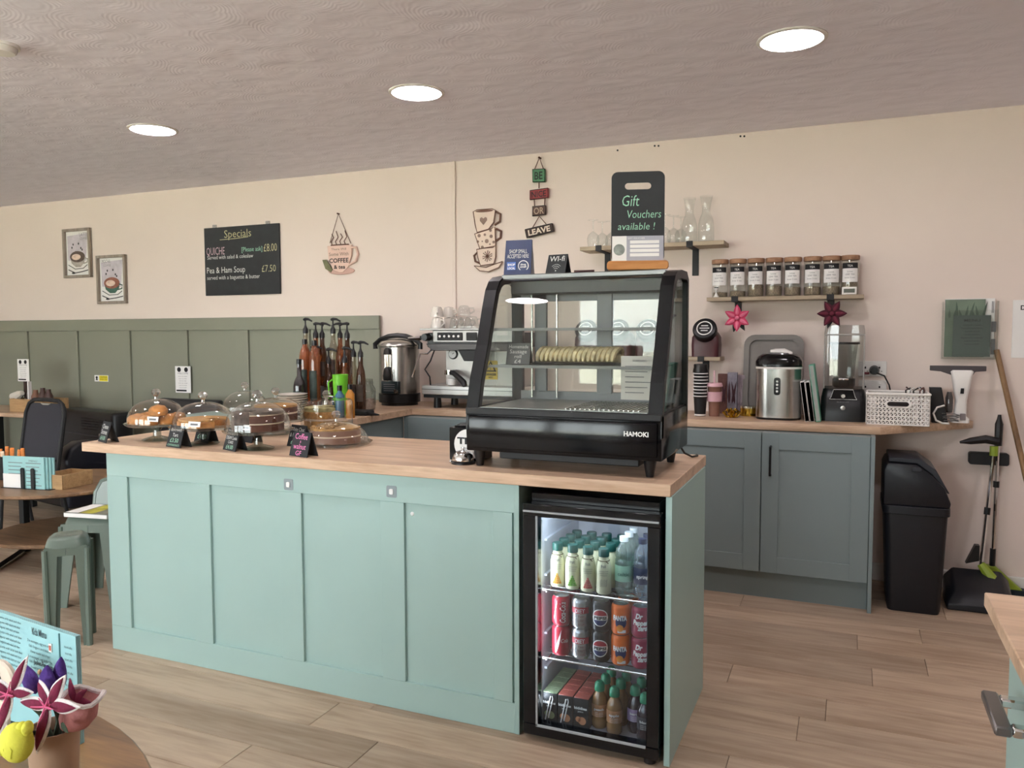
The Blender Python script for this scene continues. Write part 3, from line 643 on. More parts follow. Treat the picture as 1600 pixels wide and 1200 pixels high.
M().box(-.055, -.026, -.018, -.001, -.024, -.012).build('red_tag', pm('dark_red', '7A2A33', .5), t, .002)

# leaflet holder
x0, z1 = wq(1478, 467, WB-.05); x1, z0 = wq(1556, 557, WB-.05)
t = thing('leaflet_holder', 'clear wall leaflet holder with green menus', 'holder', (x0, WB, z0)); W, H = x1-x0, z1-z0
ACR = glass('acrylic', 'FAFCFB', .05, .5)
M().box(-.012, -.009, -.05, -.001, -.012, H*.95).build('side_wall', ACR, t); M().box(W+.004, W+.007, -.05, -.001, -.012, H*.95).build('side_wall', ACR, t); M().box(-.012, W+.007, -.053, -.050, -.012, H*.8).build('front_sheet', ACR, t); M().box(-.012, W+.007, -.05, -.001, -.015, -.012).build('bottom_plate', ACR, t)
tag(M().box(x0+.085*0+.0, x0+W*.97, WB-.024, WB-.012, z0-.006, z1).build('menu_leaflets', PAPER, None, .001), 'white printed leaflet at the back of the wall holder', 'leaflet')
GRN = pm('sage_card', '6E7F6E', .5, var=.12, scale=12)
o = M().box(x0, x0+W*.78, WB-.036, WB-.026, z0-.004, z1-.004).build('menu_card', GRN, None, .001); tag(o, 'patterned green menu behind the smaller one in the holder', 'menu')
m = M()
for i in range(9): m.leaf((x0+.02+W*.08*i, WB-.0363, z0+H*.66), (math.sin(i*1.7)*.3, 0, 1), (0, -1, 0), .05+.02*(i % 3), .012, .0012)
m.build('printed_leaves', pm('dark_sage', '4E6152', .6), o)
o = M().box(x0+W*.16, x0+W*.89, WB-.046, WB-.038, z0-.002, z0+H*.71).build('menu_card', pm('slate_green_card', '56645F', .5), None, .001); tag(o, 'small dark green menu at the front of the wall holder', 'menu')
cxm = x0+W*.53
rows = [('MENU', 0, H*.60, .020, .075, 'C')]+[('lunch and brunch'[:10+(i*3) % 6], 0, H*(.53-.055*i), .011, .08+.02*math.sin(i*2), 'C') for i in range(7)]
lines(rows, pm('dark_ink_green', '2A332F', .7), o, cxm, z0, WB-.0466, bold=.01)
m = M(); ex = x0+W*.91
for i in range(3): m.tube([(ex+.004*i, WB-.0249, z0+H*.75), (ex+.004*i, WB-.0249, z0+H*.95)], .001, 4)
m.box(ex, ex+.022, WB-.0245, WB-.024, z0+H*.42, z0+H*.60).box(ex, ex+.02, WB-.0245, WB-.024, z0+.01, z0+H*.30)
m.build('leaflet_print', GREYINK, bpy.data.objects['menu_leaflets'])

# notice
x0, z1 = wq(1583, 469, WB); _, z0 = wq(1583, 559, WB)
t = thing('paper_notice', 'white paper notice headed Dinner at the edge of the wall', 'notice', (x0, WB, z0))
M().box(0, .21, -.003, -.0005, 0, z1-z0).build('sheet', PAPER, t)
lines([('Dinner', .035, (z1-z0)*.83, .034, .105, 'L')], INK, t, 0, 0, -.0036, bold=.02)
lines([('tables and times', .055, (z1-z0)*(.74-.045*i), .013, .12+.02*math.sin(i*3), 'L') for i in range(12)], INK, t, 0, 0, -.0036)

# signs on the wainscot
x0, z1 = wq(148, 586, WB-.012); x1, z0 = wq(169.5, 596.5, WB-.012)
t = thing('warning_sticker', 'small yellow and white warning sign on the wainscot', 'sign', (x0, WB-.012, z0)); W, H = x1-x0, z1-z0
M().box(0, W, -.003, 0, 0, H).build('plate', PAPER, t); M().box(W*.36, W*.98, -.0042, -.003, H*.06, H*.94).build('yellow_field', pm('warning_yellow', 'E6D52E', .5), t)
lines([('CAUTION', W*.67, H*.58, .018, W*.5, 'C'), ('MIND STEP', W*.67, H*.25, .016, W*.5, 'C')], INK, t, 0, 0, -.0048)
M().prism(circ(.012, 12, W*.17, H*.62), -.0045, -.003, 'y').prism([(W*.17-.016, H*.2), (W*.17+.016, H*.2), (W*.17, H*.5)], -.0045, -.003, 'y').build('symbol', INK, t)
def infocard(px0, py0, px1, py1, Y, label, nm='info_card'):
    a, b = ay(px0, py0, Y), ay(px1, py1, Y); x0, z1, x1, z0 = a.x, a.z, b.x, b.z; W, H = x1-x0, z1-z0
    t = thing(nm, label, 'notice', (x0, Y, z0))
    M().box(0, W, -.004, 0, 0, H).build('sheet', PAPER, t)
    M().prism(circ(W*.12, 14, W*.26, H*.87), -.0048, -.004, 'y').prism(circ(W*.12, 14, W*.72, H*.87), -.0048, -.004, 'y').box(W*.06, W*.72, -.0046, -.004, H*.05, H*.11).build('symbol', INK, t)
    lines([('WELCOME', W*.5, H*.70, .02, W*.7, 'C')]+[('scan to order', W*.5, H*(.60-.085*i), .013, W*(.6-.06*(i % 3)), 'C') for i in range(6)], GREYINK, t, 0, 0, -.0048)
    return t
infocard(274, 572, 299, 614, WB-.0305, 'white information card on the wainscot behind the cakes')
# ------------------------------------------------------------------ cakes on the front counter
def gstand(name, px, pyb, rp, hp, label, shape, rd, hd, T_=T):
    """glass pedestal (plate radius rp at height hp) with a dome (radius rd, height hd); base centre seen at px,pyb"""
    p = az(px, pyb, T_); t = thing(name, label, 'cake stand', (p.x, p.y, T_), 0, 'glass cake stands')
    if hp > .03:
        M().lathe([(0, .002), (.062, .002), (.066, .006), (.05, .012), (.018, .022), (.016, hp-.03), (.03, hp-.010), (.0, hp-.008)], 24).build('pedestal', glass('thick_glass', 'DDE5E2', .1, .6), t)
    M().lathe([(0, hp-.008), (rp-.01, hp-.008), (rp, hp-.002), (rp+.004, hp+.004), (rp-.004, hp+.003), (rp-.02, hp), (0, hp)], 36).build('plate', GLASS, t)
    if shape == 'dome': prof = [(rd, .0), (rd*.99, hd*.25), (rd*.92, hd*.50), (rd*.78, hd*.72), (rd*.55, hd*.89), (rd*.28, hd*.98), (.012, hd)]
    elif shape == 'low': prof = [(rd, .0), (rd*.97, hd*.22), (rd*.86, hd*.52), (rd*.66, hd*.78), (rd*.4, hd*.94), (.012, hd)]
    else: prof = [(rd, 0), (rd, hd*.86), (rd*.985, hd*.95), (rd*.93, hd), (.012, hd*1.02)]
    d = M().lathe([(rd+.003, 0), (rd+.003, .006)]+prof, 40).xf(Matrix.Translation((0, 0, hp+.003))).build('dome', GLASS, t)
    M().lathe([(0, 0), (.008, .0), (.007, .010), (.017, .02), (.021, .03), (.017, .041), (.006, .046), (0, .046)], 12).xf(Matrix.Translation((0, 0, hp+.003+hd))).build('knob', glass('crystal', 'F6F8F8', .25, .9, power=1.2), d, ang=10)
    return p, T_+hp
SCONE = pm('baked_golden', 'C98A4E', .8, var=.35, scale=22, bump=.5, bscale=60); SPONGE = pm('choc_sponge', '5B3426', .9, var=.2, scale=60, bump=.5, bscale=140)
FROST = pm('coffee_frosting', '94705E', .7, var=.1, scale=25, bump=.2, bscale=30); CREAMF = pm('cream_frosting', 'DCC7B0', .6, var=.06); VAN = pm('vanilla_sponge', 'B98A52', .9, var=.25, scale=60, bump=.5, bscale=140)
COOK = pm('cookies_cream', '6B5F55', .8, var=.5, scale=45); PIST = pm('pistachio_cream', 'A39868', .8, var=.35, scale=40); NUT = pm('chopped_walnut', 'B08A58', .9, var=.3, scale=50)
tagc = PAPER
def rough_ring(r, h, n=26, amp=.004, z=0, ph=0): return M().lathe([(0, z), (r, z), (r*1.005, z+h*.5), (r, z+h-.004), (r-.006, z+h), (0, z+h)], n)
def scone(x, y, z, r, parent, i):
    m = M().lathe([(0, 0), (r*.92, 0), (r, .012), (r*.98, .026), (r*.75, .038), (r*.3, .043), (0, .044)], 14)
    rr = random.Random(i); m.v = [(a*(1+rr.uniform(-.05, .05)), b*(1+rr.uniform(-.05, .05)), c*(1+rr.uniform(-.06, .1))) for a, b, c in m.v]
    o = m.build('scone', SCONE, parent); o.location = (x, y, z); return o
# A: scones
p, zp = gstand('cake_stand', 246, 688, .135, .078, 'glass domed cake stand of golden scones, farthest left', 'dome', .125, .108)
for i, (dx, dy) in enumerate(((-.055, -.06), (.03, -.072), (.078, -.01), (.0, .012), (-.082, .022), (.05, .07))):
    o = scone(p.x+dx, p.y+dy, zp+.001, .040, None, i); tag(o, 'golden cheese scone under the far left dome, '+('front left', 'front middle', 'right hand edge', 'centre', 'left hand edge', 'back right')[i]+' of the pile', 'scone', 'scones under the far left dome')
o = scone(p.x+.06, p.y-.045, zp+.044, .040, None, 9); tag(o, 'topmost golden cheese scone under the far left dome', 'scone')
# B: bakewell tart
p, zp = gstand('cake_stand', 319, 694, .140, .078, 'glass domed cake stand of bakewell tart, second from left', 'dome', .128, .104)
def slab(nm, x, y, z, r, parts, label, a0, a1, cat='cake'):
    t = thing(nm, label, cat, (x, y, z))
    for (pn, h0, h1, mt, k) in parts:
        pts = [(0, 0)]+[(r*k*math.cos(R(a0+(a1-a0)*i/20)), r*k*math.sin(R(a0+(a1-a0)*i/20))) for i in range(21)]
        M().prism(pts, h0, h1, 'z').build(pn, mt, t, .002)
    return t
slab('bakewell_tart', p.x, p.y, zp+.001, .108, [('pastry', 0, .026, SCONE, 1), ('almond_topping', .026, .036, VAN, .96)], 'sliced bakewell tart under the second glass dome', 40, 340)
# C: back dome (empty looking)
gstand('cake_stand', 384, 662, .13, .072, 'glass domed cake stand at the back, half hidden by nearer domes', 'dome', .118, .105)
# D: cookies and cream
p, zp = gstand('cake_stand', 404, 702, .140, .08, 'tall glass domed stand with cookies and cream cake, front row', 'dome', .132, .118)
lay = [('sponge', 0, .030, SPONGE, 1), ('cream_filling', .030, .036, CREAMF, .985), ('sponge', .036, .066, SPONGE, 1), ('cream_filling', .066, .071, CREAMF, .985)]
slab('cookies_and_cream_cake', p.x, p.y, zp+.001, .105, lay+[('topping', .071, .083, COOK, 1.0)], 'brown layer cake with cookie topping under the front dome', -68, 165)
q_ = M().prism([(-.104, -.012), (-.092, -.055), (-.04, -.096), (-.014, -.03)], 0, .078, 'z'); q_.xf(Matrix.Translation((p.x, p.y, zp+.001)))
tag(q_.build('cake_slice', COOK, None, .004), 'speckled cut cake slice at the left of the front dome', 'cake')
# E: behind D
p, zp = gstand('cake_stand', 432, 678, .14, .07, 'glass domed stand behind the cookies and cream cake', 'dome', .13, .105)
slab('white_chocolate_cake', p.x, p.y, zp+.001, .10, [('sponge', 0, .03, SPONGE, 1), ('cream_filling', .03, .038, CREAMF, 1.0), ('sponge', .038, .062, SPONGE, 1), ('topping', .062, .072, VAN, 1)], 'dark cake with thick cream layer in the rear glass dome', 0, 359.9)
# F: straight sided dome
p, zp = gstand('cake_dome', 511, 672, .142, .016, 'straight sided glass cake dome with crystal knob, on the right behind', 'cyl', .128, .135)
slab('pistachio_cake', p.x-.02, p.y, zp+.001, .095, [('sponge', 0, .035, VAN, 1), ('cream_filling', .035, .045, CREAMF, 1.0), ('sponge', .045, .08, VAN, 1), ('topping', .08, .10, PIST, 1)], 'pistachio cake inside the straight sided glass dome', 90, 345)
# G: coffee walnut
p, zp = gstand('cake_dome', 526, 695, .150, .012, 'low glass dome over coffee and walnut cake, nearest the tip box', 'low', .138, .088)
t = slab('coffee_walnut_cake', p.x-.005, p.y, zp+.001, .108, [('sponge', 0, .027, FROST, 1), ('cream_filling', .027, .033, CREAMF, 1.005), ('sponge', .033, .056, FROST, 1), ('icing', .056, .065, NUT, .99)], 'round coffee and walnut cake under the low dome', 0, 359.9)
rr = random.Random(3); m = M()
for i in range(150):
    a = rr.uniform(R(90), R(300)); q = rr.uniform(.01, .10); m.ball((q*math.cos(a), q*math.sin(a), .066+rr.uniform(0, .004)), (rr.uniform(.004, .008), rr.uniform(.004, .008), rr.uniform(.003, .006)), 5, 3)
o = m.build('chopped_nuts', NUT, t); o['kind'] = 'stuff'
# small white labels on the plates
for i, (px, py, lb) in enumerate(((238, 655, 'the far left'), (303, 663, 'the second'), (383, 668, 'the front'))):
    pp = az(px, py+34-6*i*.2, T); a = ay(px, py, pp.y-.075); k = .033
    o = M().prism([(-k, 0), (k, 0), (k, .022), (-k, .022)], -.001, 0, 'y').build('allergen_card', PAPER); o.location = (a.x, a.y, a.z-.011); o.rotation_euler = (R(-12), 0, 0)
    tag(o, 'small white card lying inside %s cake dome' % lb, 'card'); M().box(-.02, .02, -.0016, -.001, .006, .014).build('print', GREYINK, o)

# tent price cards
def tent(x, y, z, rz, W, H, rows, label, dep=.045, mat=None, cat='price card', nm='price_card', back=None):
    """rows: (text, z as share of H, size, width, material)"""
    mat = mat or SLATE; t = thing(nm, label, cat, (x, y, z), rz); th = .003; a = math.atan2(dep/2, H)
    f_ = M().loft([[(sx*W/2, -dep/2+oy, 0), (sx*W/2, oy, H)] if False else [(-W/2, -dep/2+oy, 0), (W/2, -dep/2+oy, 0), (W/2*.97, oy, H), (-W/2*.97, oy, H)] for sx in (1,) for oy in (0, th)])
    f_.build('front_leaf', mat, t)
    M().loft([[(-W/2, dep/2+oy, 0), (W/2, dep/2+oy, 0), (W/2*.97, oy, H), (-W/2*.97, oy, H)] for oy in (0, th)]).build('back_leaf', back or mat, t)
    yd = Vector((0, dep/2, H)).normalized()
    mats = {}
    for (s_, zz, sz, wd, mt) in rows:
        mats.setdefault(mt.name, (mt, M()))[1].text(s_, sz, (0, -dep/2+dep/2*zz-.0012, H*zz), (1, 0, 0), yd, 'C', wd)
    for mt, m in mats.values(): m.build('lettering', mt, t)
    return t, yd
W_, H_ = .104, .090
def pc(px, py, rz, rows, label, k=1.0): p = az(px, py, T); return tent(p.x, p.y, T, R(rz), W_*k, H_*k, [(a, b, c*1.2, d and d*1.14, e) for a, b, c, d, e in rows], label, .054)
pc(169, 690, -22, [('Cheese', .66, .024, .062, CHALK), ('Scones', .40, .024, .062, CHALK), ('£4.00', .12, .022, .052, CHALKG)], 'black tent card reading cheese scones at the counter end')
pc(279, 698, -12, [('Bakewell', .74, .02, .066, CHALK), ('Tart', .50, .018, .035, CHALK), ('£3.50', .24, .021, .052, CHALKG), ('CONTAINS NUTS', .07, .010, .075, CHALKG)], 'black tent card reading bakewell tart')
pc(322, 690, -12, [('Lemon Drizzle', .62, .018, .075, CHALK), ('£4.00', .18, .024, .055, CHALKG)], 'black tent card with a green price, behind the bakewell stand')
pc(367, 703, -20, [('COOKIES &', .74, .020, .074, CHALK), ('CREAM Cookie', .50, .017, .078, CHALK), ('CAKE', .32, .014, .036, CHALK), ('£4.00', .08, .020, .05, CHALKG)], 'black tent card reading cookies and cream cake')
pc(392, 690, -20, [('VICTORIA', .74, .018, .07, CHALK), ('£4.00', .3, .02, .05, CHALKG)], 'black tent card half hidden behind the cookies and cream card')
pc(468, 697, -14, [('White Choc', .72, .020, .078, CHALK), ('& Pistachio', .45, .020, .078, CHALK), ('£4.00', .12, .02, .05, CHALKG)], 'black tent card reading white choc and pistachio, partly hidden')
pc(474, 712, -14, [('Coffee', .70, .027, .066, CHALKP), ('&', .56, .010, None, CHALKP), ('walnut', .30, .026, .066, CHALKP), ('GF', .05, .022, .03, CHALKP)], 'black tent card with pink writing reading coffee walnut', 1.05)

# tip box and bell
p = az(735, 712, T)
t = thing('tip_box', 'black tip box with a white circle, beside the display case', 'box', (-1.335, 2.70, T))
M().box(-.06, .07, -.05, .06, 0, .125).build('box_body', GLOSSB, t, .003)
M().prism(circ(.058, 28, .02, .062), -.0515, -.050, 'y').build('white_disc', PAPER, t)
lines([('TIPS', .02, .064, .034, .09, 'C')], INK, t, 0, 0, -.0525, bold=.04)
lines([('thank you', .02, .045, .012, .06, 'C'), ('for your tips', .02, .028, .010, .06, 'C')], GREYINK, t, 0, 0, -.0525)
M().tube([(-.05, -.02, .125), (-.02, -.03, .139), (.03, -.02, .143), (.06, .0, .14)], .003, 6).build('lid_cord', BLACK, t)
M().box(-.045, .055, -.035, .045, .125, .131).build('lid', GLOSSB, t, .002)
p = az(724, 724, T)
t = thing('service_bell', 'chrome counter service bell in front of the tip box', 'bell', (p.x, p.y, T))
M().lathe([(0, 0), (.045, 0), (.045, .006), (.040, .010), (0, .010)], 28).build('base', BLACK, t)
M().lathe([(.040, .012), (.0405, .018), (.036, .034), (.025, .045), (.010, .050), (0, .051)], 28).build('dome', CHROME, t)
M().lathe([(0, .05), (.004, .05), (.004, .058), (.0055, .06), (0, .063)], 10).build('button', CHROME, t)
M().ball((-.046, -.012, .006), .006, 8, 5).build('foot', CHROME, t)
p = az(748, 718, T); tag(M().prism(rrect(-.04, .045, -.002, .055, .012), -.001, .001, 'y').xf(Matrix.Translation((p.x-.035, p.y+.01, T+.002))).build('paper_tag', PAPER), 'white paper tag standing behind the bell', 'tag')

# ------------------------------------------------------------------ display case
X0, X1 = -1.262, -.556; ZB0 = .985
t = thing('display_case', 'black countertop refrigerated display case with curved glass front', 'display case', (X0, 2.53, T)); WC = X1-X0
def L(z): return z-T
prof = [(0.0, L(.985)), (-.004, L(1.06)), (.0, L(1.135)), (.03, L(1.24)), (.085, L(1.36)), (.137, L(1.50)), (.165, L(1.565)), (.195, L(1.60)), (.23, L(1.617)), (.30, L(1.627)), (.40, L(1.627)), (.43, L(1.60))]
def off(pr, d):
    out = []
    for i, (a, b) in enumerate(pr):
        a0, b0 = pr[max(i-1, 0)]; a1, b1 = pr[min(i+1, len(pr)-1)]; l = math.hypot(a1-a0, b1-b0); out.append((a+(b1-b0)/l*d, b-(a1-a0)/l*d))
    return out
inn = off(prof, .03)
FRB = pm('satin_black', '0B0C0F', .4, spec=.3)
# curved side frames
for xa in (0, WC-.046):
    poly = prof[1:]+[(.43, L(1.56)), (.40, L(1.60))]+[(a, b) for a, b in reversed(inn[1:10])]
    n = len(prof)-1
    vs = []; m = M()
    for i in range(1, len(prof)-2):
        a, b, c, d = prof[i], prof[i+1], inn[i+1], inn[i]
        m.prism([a, b, c, d], xa, xa+.046, 'x')
    m.prism([(.40, L(1.627)), (.437, L(1.600)), (.44, L(1.10)), (.42, L(1.10)), (.415, L(1.59)), (.39, L(1.60))], xa, xa+.046, 'x')
    m.build('side_frame', FRB, t)
    xs_ = xa+.012 if xa == 0 else xa+.034
    gl = [(.012, L(1.14)), (.04, L(1.24)), (.094, L(1.36)), (.147, L(1.50)), (.19, L(1.575)), (.235, L(1.60)), (.415, L(1.60)), (.42, L(1.14))]
    M().prism(gl, xs_-.002, xs_+.002, 'x').build('side_glass', glass('tinted_case_glass', 'EEF1EE', .05, .45), t)
    M().box(xs_-.006, xs_+.006, .0, .437, L(1.118), L(1.14)).build('side_rail', FRB, t, .002)
# front glass, curved
gp = off(prof[2:10], .004); M().loft([[(.046, a, b) for a, b in gp], [(WC-.046, a, b) for a, b in gp]], cap=False, closed=False).build('front_glass', glass('case_front_glass', 'F3F5F3', .07, .5), t)
# base body
bd = M().prism([(.0, 0), (-.004, .075), (.0, .15), (.44, .15), (.44, .0)], 0, WC, 'x'); bd.xf(Matrix.Translation((0, 0, L(.985))))
bd.build('base_body', GLOSSB, t, .004, 2)
M().box(.012, WC-.012, -.012, .004, L(.998), L(1.112)).build('front_panel', GLOSSB, t, .006, 2)
M().box(.0, WC, -.008, .012, L(1.116), L(1.140)).build('front_sill', MATB, t, .003)
M().box(.05, WC-.05, .01, .43, L(1.136), L(1.142)).build('case_floor', pm('steel_floor', '8D9090', .35, metal=.7), t)
fr = M()
for i in range(16): fr.box(.36+i*.017, .366+i*.017, .04, .36, L(1.142), L(1.145))
fr.build('floor_grille', STEEL, t)
M().text('HAMOKI', .022, (WC-.082, -.0126, L(1.066)), (1, 0, 0), (0, 0, 1), 'C', .082, .03).build('lettering', PAPER, t)
# top: glass roof + rear canopy
M().box(.04, WC-.04, .225, .41, L(1.606), L(1.625)).build('roof_panel', pm('grey_roof', '6E6F6E', .3, metal=.4), t, .003)
M().box(.046, WC-.046, .30, .425, L(1.555), L(1.604)).build('light_canopy', pm('dark_grey_metal', '4A4C4B', .4), t, .003)
# rear sliding door frames
GF = pm('grey_frame', '85888A', .4)
rf = M().box(.04, WC-.04, .415, .435, L(1.14), L(1.175)).box(.04, WC-.04, .415, .435, L(1.53), L(1.56)).box(.10, .15, .415, .43, L(1.17), L(1.56)).box(.36, .42, .41, .435, L(1.17), L(1.56)).box(WC-.075, WC-.046, .415, .43, L(1.17), L(1.56))
rf.build('rear_frame', GF, t, .001)
M().box(.15, .36, .421, .424, L(1.175), L(1.53)).box(.42, WC-.075, .415, .418, L(1.175), L(1.53)).build('rear_glass', glass('tinted_case_glass', 'EEF1EE', .05, .45), t)
for a in (.095, .20): M().tube([(a, .40, L(1.15)), (a, .40, L(1.555))], .004, 6).build('shelf_upright', STEEL, t)
SG = glass('shelf_glass', 'DCE2DF', .10, .6)
for zz, d0 in ((1.418, .14), (1.285, .085)):
    o = M().box(.05, WC-.05, d0, .40, L(zz)-.003, L(zz)+.003).build('glass_shelf', SG, t)
    M().box(.05, WC-.05, d0-.004, d0+.002, L(zz)-.005, L(zz)+.005).build('shelf_edge', pm('grey_edge', '6A6D6B', .4), o)
# feet + underside vent
for a, b in ((.03, .05), (WC-.05, .05), (.03, .38), (WC-.05, .38)):
    M().loft([[(a+u_, b+v_, 0) for u_, v_ in circ(.013, 10)], [(a+u_, b+v_, L(.986)) for u_, v_ in circ(.024, 10)]]).build('foot', BLACK, t)
M().box(.12, WC-.08, .02, .40, .035, L(.985)).build('underside_vent', MATB, t, .003)
M().tube([(WC-.14, .44, .18), (WC-.06, .47, .09), (WC-.02, .49, .02), (WC+.005, .51, .0046), (WC+.02, .545, .0045), (WC+.012, .57, .0045)], .004, 6).build('power_cable', BLACK, t)
# warning label inside
lb = M().box(WC-.17, WC-.052, .12, .121, L(1.175), L(1.325)).build('instruction_label', pm('clear_label', 'C9C7C0', .6), t)
m = M().text('WARNING', .012, (WC-.105, .119, L(1.305)), (1, 0, 0), (0, 0, 1), 'C', .05)
for i in range(6): m.box(WC-.155, WC-.065-.012*(i % 3), .1192, .1196, L(1.288-.018*i), L(1.291-.018*i))
m.build('lettering', GREYINK, lb)

# food inside
zt1 = 1.285+.004
tr_ = thing('baking_tray', 'steel tray on the lower shelf of the display case', 'tray', (-.925, 2.80, zt1))
M().loft([[(u_, v_, 0) for u_, v_ in rrect(-.165, .165, -.08, .08, .02)], [(u_, v_, .008) for u_, v_ in rrect(-.175, .175, -.09, .09, .02)], [(u_, v_, .008) for u_, v_ in rrect(-.170, .170, -.085, .085, .02)], [(u_, v_, .002) for u_, v_ in rrect(-.16, .16, -.075, .075, .02)]]).build('tray_body', STEEL, tr_)
PASTRY = pm('flaky_pastry', 'EAD6AC', .7, var=.25, scale=40, bump=.7, bscale=90)
rr = random.Random(5)
ro_ = thing('sausage_roll', 'long plaited golden sausage roll on the tray in the display case', 'pastry', (-.925, 2.80, zt1+.003))
rings = []
for k in range(15):
    s_ = k/14; x = -.155+.31*s_; r_ = max(.25, math.sin(math.pi*min(1, max(0, .06+.88*s_)))**.25)
    rings.append([(x, .052*r_*math.cos(2*math.pi*j/14), .004+.024*r_*(1+math.sin(2*math.pi*j/14))) for j in range(14)])
M().loft(rings).build('pastry_body', PASTRY, ro_)
for i in range(17):
    x = -.145+i*.018
    for s_ in (-1, 1):
        pts = [(x-.010*s_*0+.012*q, s_*(.056*math.cos(R(q*90)))+0, .028+.027*math.sin(R(q*90))+rr.uniform(-.001, .002)) for q in (0, .25, .5, .75, 1.05)]
        M().tube([(x-.004, s_*.053, .010)]+pts, [.006, .0095, .0105, .0105, .0095, .007], 6).build('pastry_strip', PASTRY, ro_)
tent(-1.135, 2.72, zt1, R(-4), .098, .078, [('Homemade', .76, .019, .08, CHALK), ('Sausage', .52, .021, .07, CHALK), ('roll', .30, .018, .028, CHALK), ('£4', .06, .02, .026, CHALK)], 'grey label card for homemade sausage rolls inside the display case', .03, pm('grey_card', '5E605E', .6))

# on top of the case
ZT = 1.627
NAVY = pm('navy_card', '27345C', .45, var=.05)
p0 = ay(812, 410, 2.80)
t_, yd = tent(-1.168, 2.80, ZT-.002, R(4), .108, .133, [('SHOP SMALL', .62, .022, .072, CHALK), ('ACCEPTED HERE', .48, .022, .086, CHALK)], 'navy blue shop small card standing on the display case', .05, NAVY, 'card', 'counter_card', PAPER)
m = M(); dd = lambda zz: (-.025+.025*zz-.0016)
m.prism(circ(.021, 22, .024, .133*.25), dd(.25)-.0012, dd(.25)+.001, 'y'); m.build('badge', PAPER, t_)
m = M(); m.prism(circ(.018, 22, .024, .133*.25), dd(.25)-.0018, dd(.25)-.0012, 'y'); m.build('badge_centre', NAVY, t_)
m = M().text('shop', .010, (.024, dd(.25)-.0022, .133*.265), (1, 0, 0), (0, 0, 1), 'C', .022, .02).text('small', .010, (.024, dd(.25)-.0022, .133*.20), (1, 0, 0), (0, 0, 1), 'C', .024, .02); m.build('lettering', PAPER, t_)
m = M().box(-.042, -.006, dd(.25)-.001, dd(.25)+.001, .133*.13, .133*.37); m.build('blue_tile', pm('card_blue', '3E62AE', .5), t_)
m = M().text('SHOP', .012, (-.024, dd(.25)-.0016, .133*.26), (1, 0, 0), (0, 0, 1), 'C', .03, .03).text('LOCAL', .012, (-.024, dd(.25)-.0016, .133*.16), (1, 0, 0), (0, 0, 1), 'C', .03, .03); m.build('lettering', PAPER, t_)
t_, yd = tent(-1.010, 2.80, ZT-.002, R(-8), .082, .072, [('WI-fi', .64, .030, .062, CHALK)], 'black tent card with wi-fi symbol on the display case', .05, SLATE, 'sign', 'wifi_card')
m = M(); zc = .010
for r_ in (.010, .017, .024): m.tube([(r_*math.sin(R(a)), -.0235+.025*(zc+r_*math.cos(R(a)))/.072, zc+r_*math.cos(R(a))) for a in range(-48, 49, 12)], .0018, 5)
m.ball((0, -.0235+.003, zc), .003, 8, 5); m.build('wifi_symbol', CHALK, t_)
tag(M().tube([(-.945, 2.795, ZT+.0045), (-.87, 2.80, ZT+.0045)], .0045, 8).build('marker_pen', pm('dark_maroon_plastic', '3A1518', .4)), 'dark pen lying on top of the display case', 'pen')
# gift voucher board
p = ay(996, 424, 2.78); t = thing('gift_voucher_board', 'black gift vouchers chalkboard in a wooden base on the display case', 'chalkboard', (p.x, 2.78, ZT), R(16))
M().prism(rrect(-.108, .108, 0, .032, .012), -.022, .022, 'y').build('wooden_base', wood('honey_wood', '9C6234', 'BE8550', 'x', 8, 14, .4), t, .003)
W, Z0, Z1 = .186, .026, .345
bd = M(); out = rrect(-W/2, W/2, Z0, Z1, .022, 5); slot = rrect(-.046, .046, Z1-.062, Z1-.038, .0118, 5)
bd.loft([[(u_, -.004, v_) for u_, v_ in out], [(u_, .004, v_) for u_, v_ in out], [(u_, .004, v_) for u_, v_ in slot], [(u_, -.004, v_) for u_, v_ in slot], [(u_, -.004, v_) for u_, v_ in out]], cap=False)
bd.build('board', SLATE, t)
lines([('Gift', -.025, .225, .055, .06, 'C'), ('Vouchers', .022, .183, .040, .118, 'C'), ('available !', -.005, .142, .036, .13, 'C')], CHALKG, t, 0, 0, -.0047, shear=.15)
v_ = M().box(-W/2+.003, W/2-.003, -.0062, -.0045, Z0+.004, .120).build('voucher', pm('lilac_grey_card', 'A9A9B4', .6), t, .0005)
M().box(-W/2+.003, -W/2+.054, -.0068, -.0062, Z0+.004, .120).build('voucher_panel', PAPER, v_)
M().prism(circ(.020, 22, -W/2+.028, .072), -.0074, -.0068, 'y').build('voucher_seal', pm('seal_grey', '8D938D', .7, var=.3, scale=60), v_)
m = M()
for i in range(4): m.box(-W/2+.066, W/2-.018, -.0068, -.0062, .048+i*.015, .059+i*.015)
m.build('voucher_lines', PAPER, v_); M().text('GIFT VOUCHER', .008, (-.005, -.0068, .109), (1, 0, 0), (0, 0, 1), 'C', .06).build('lettering', PAPER, v_)
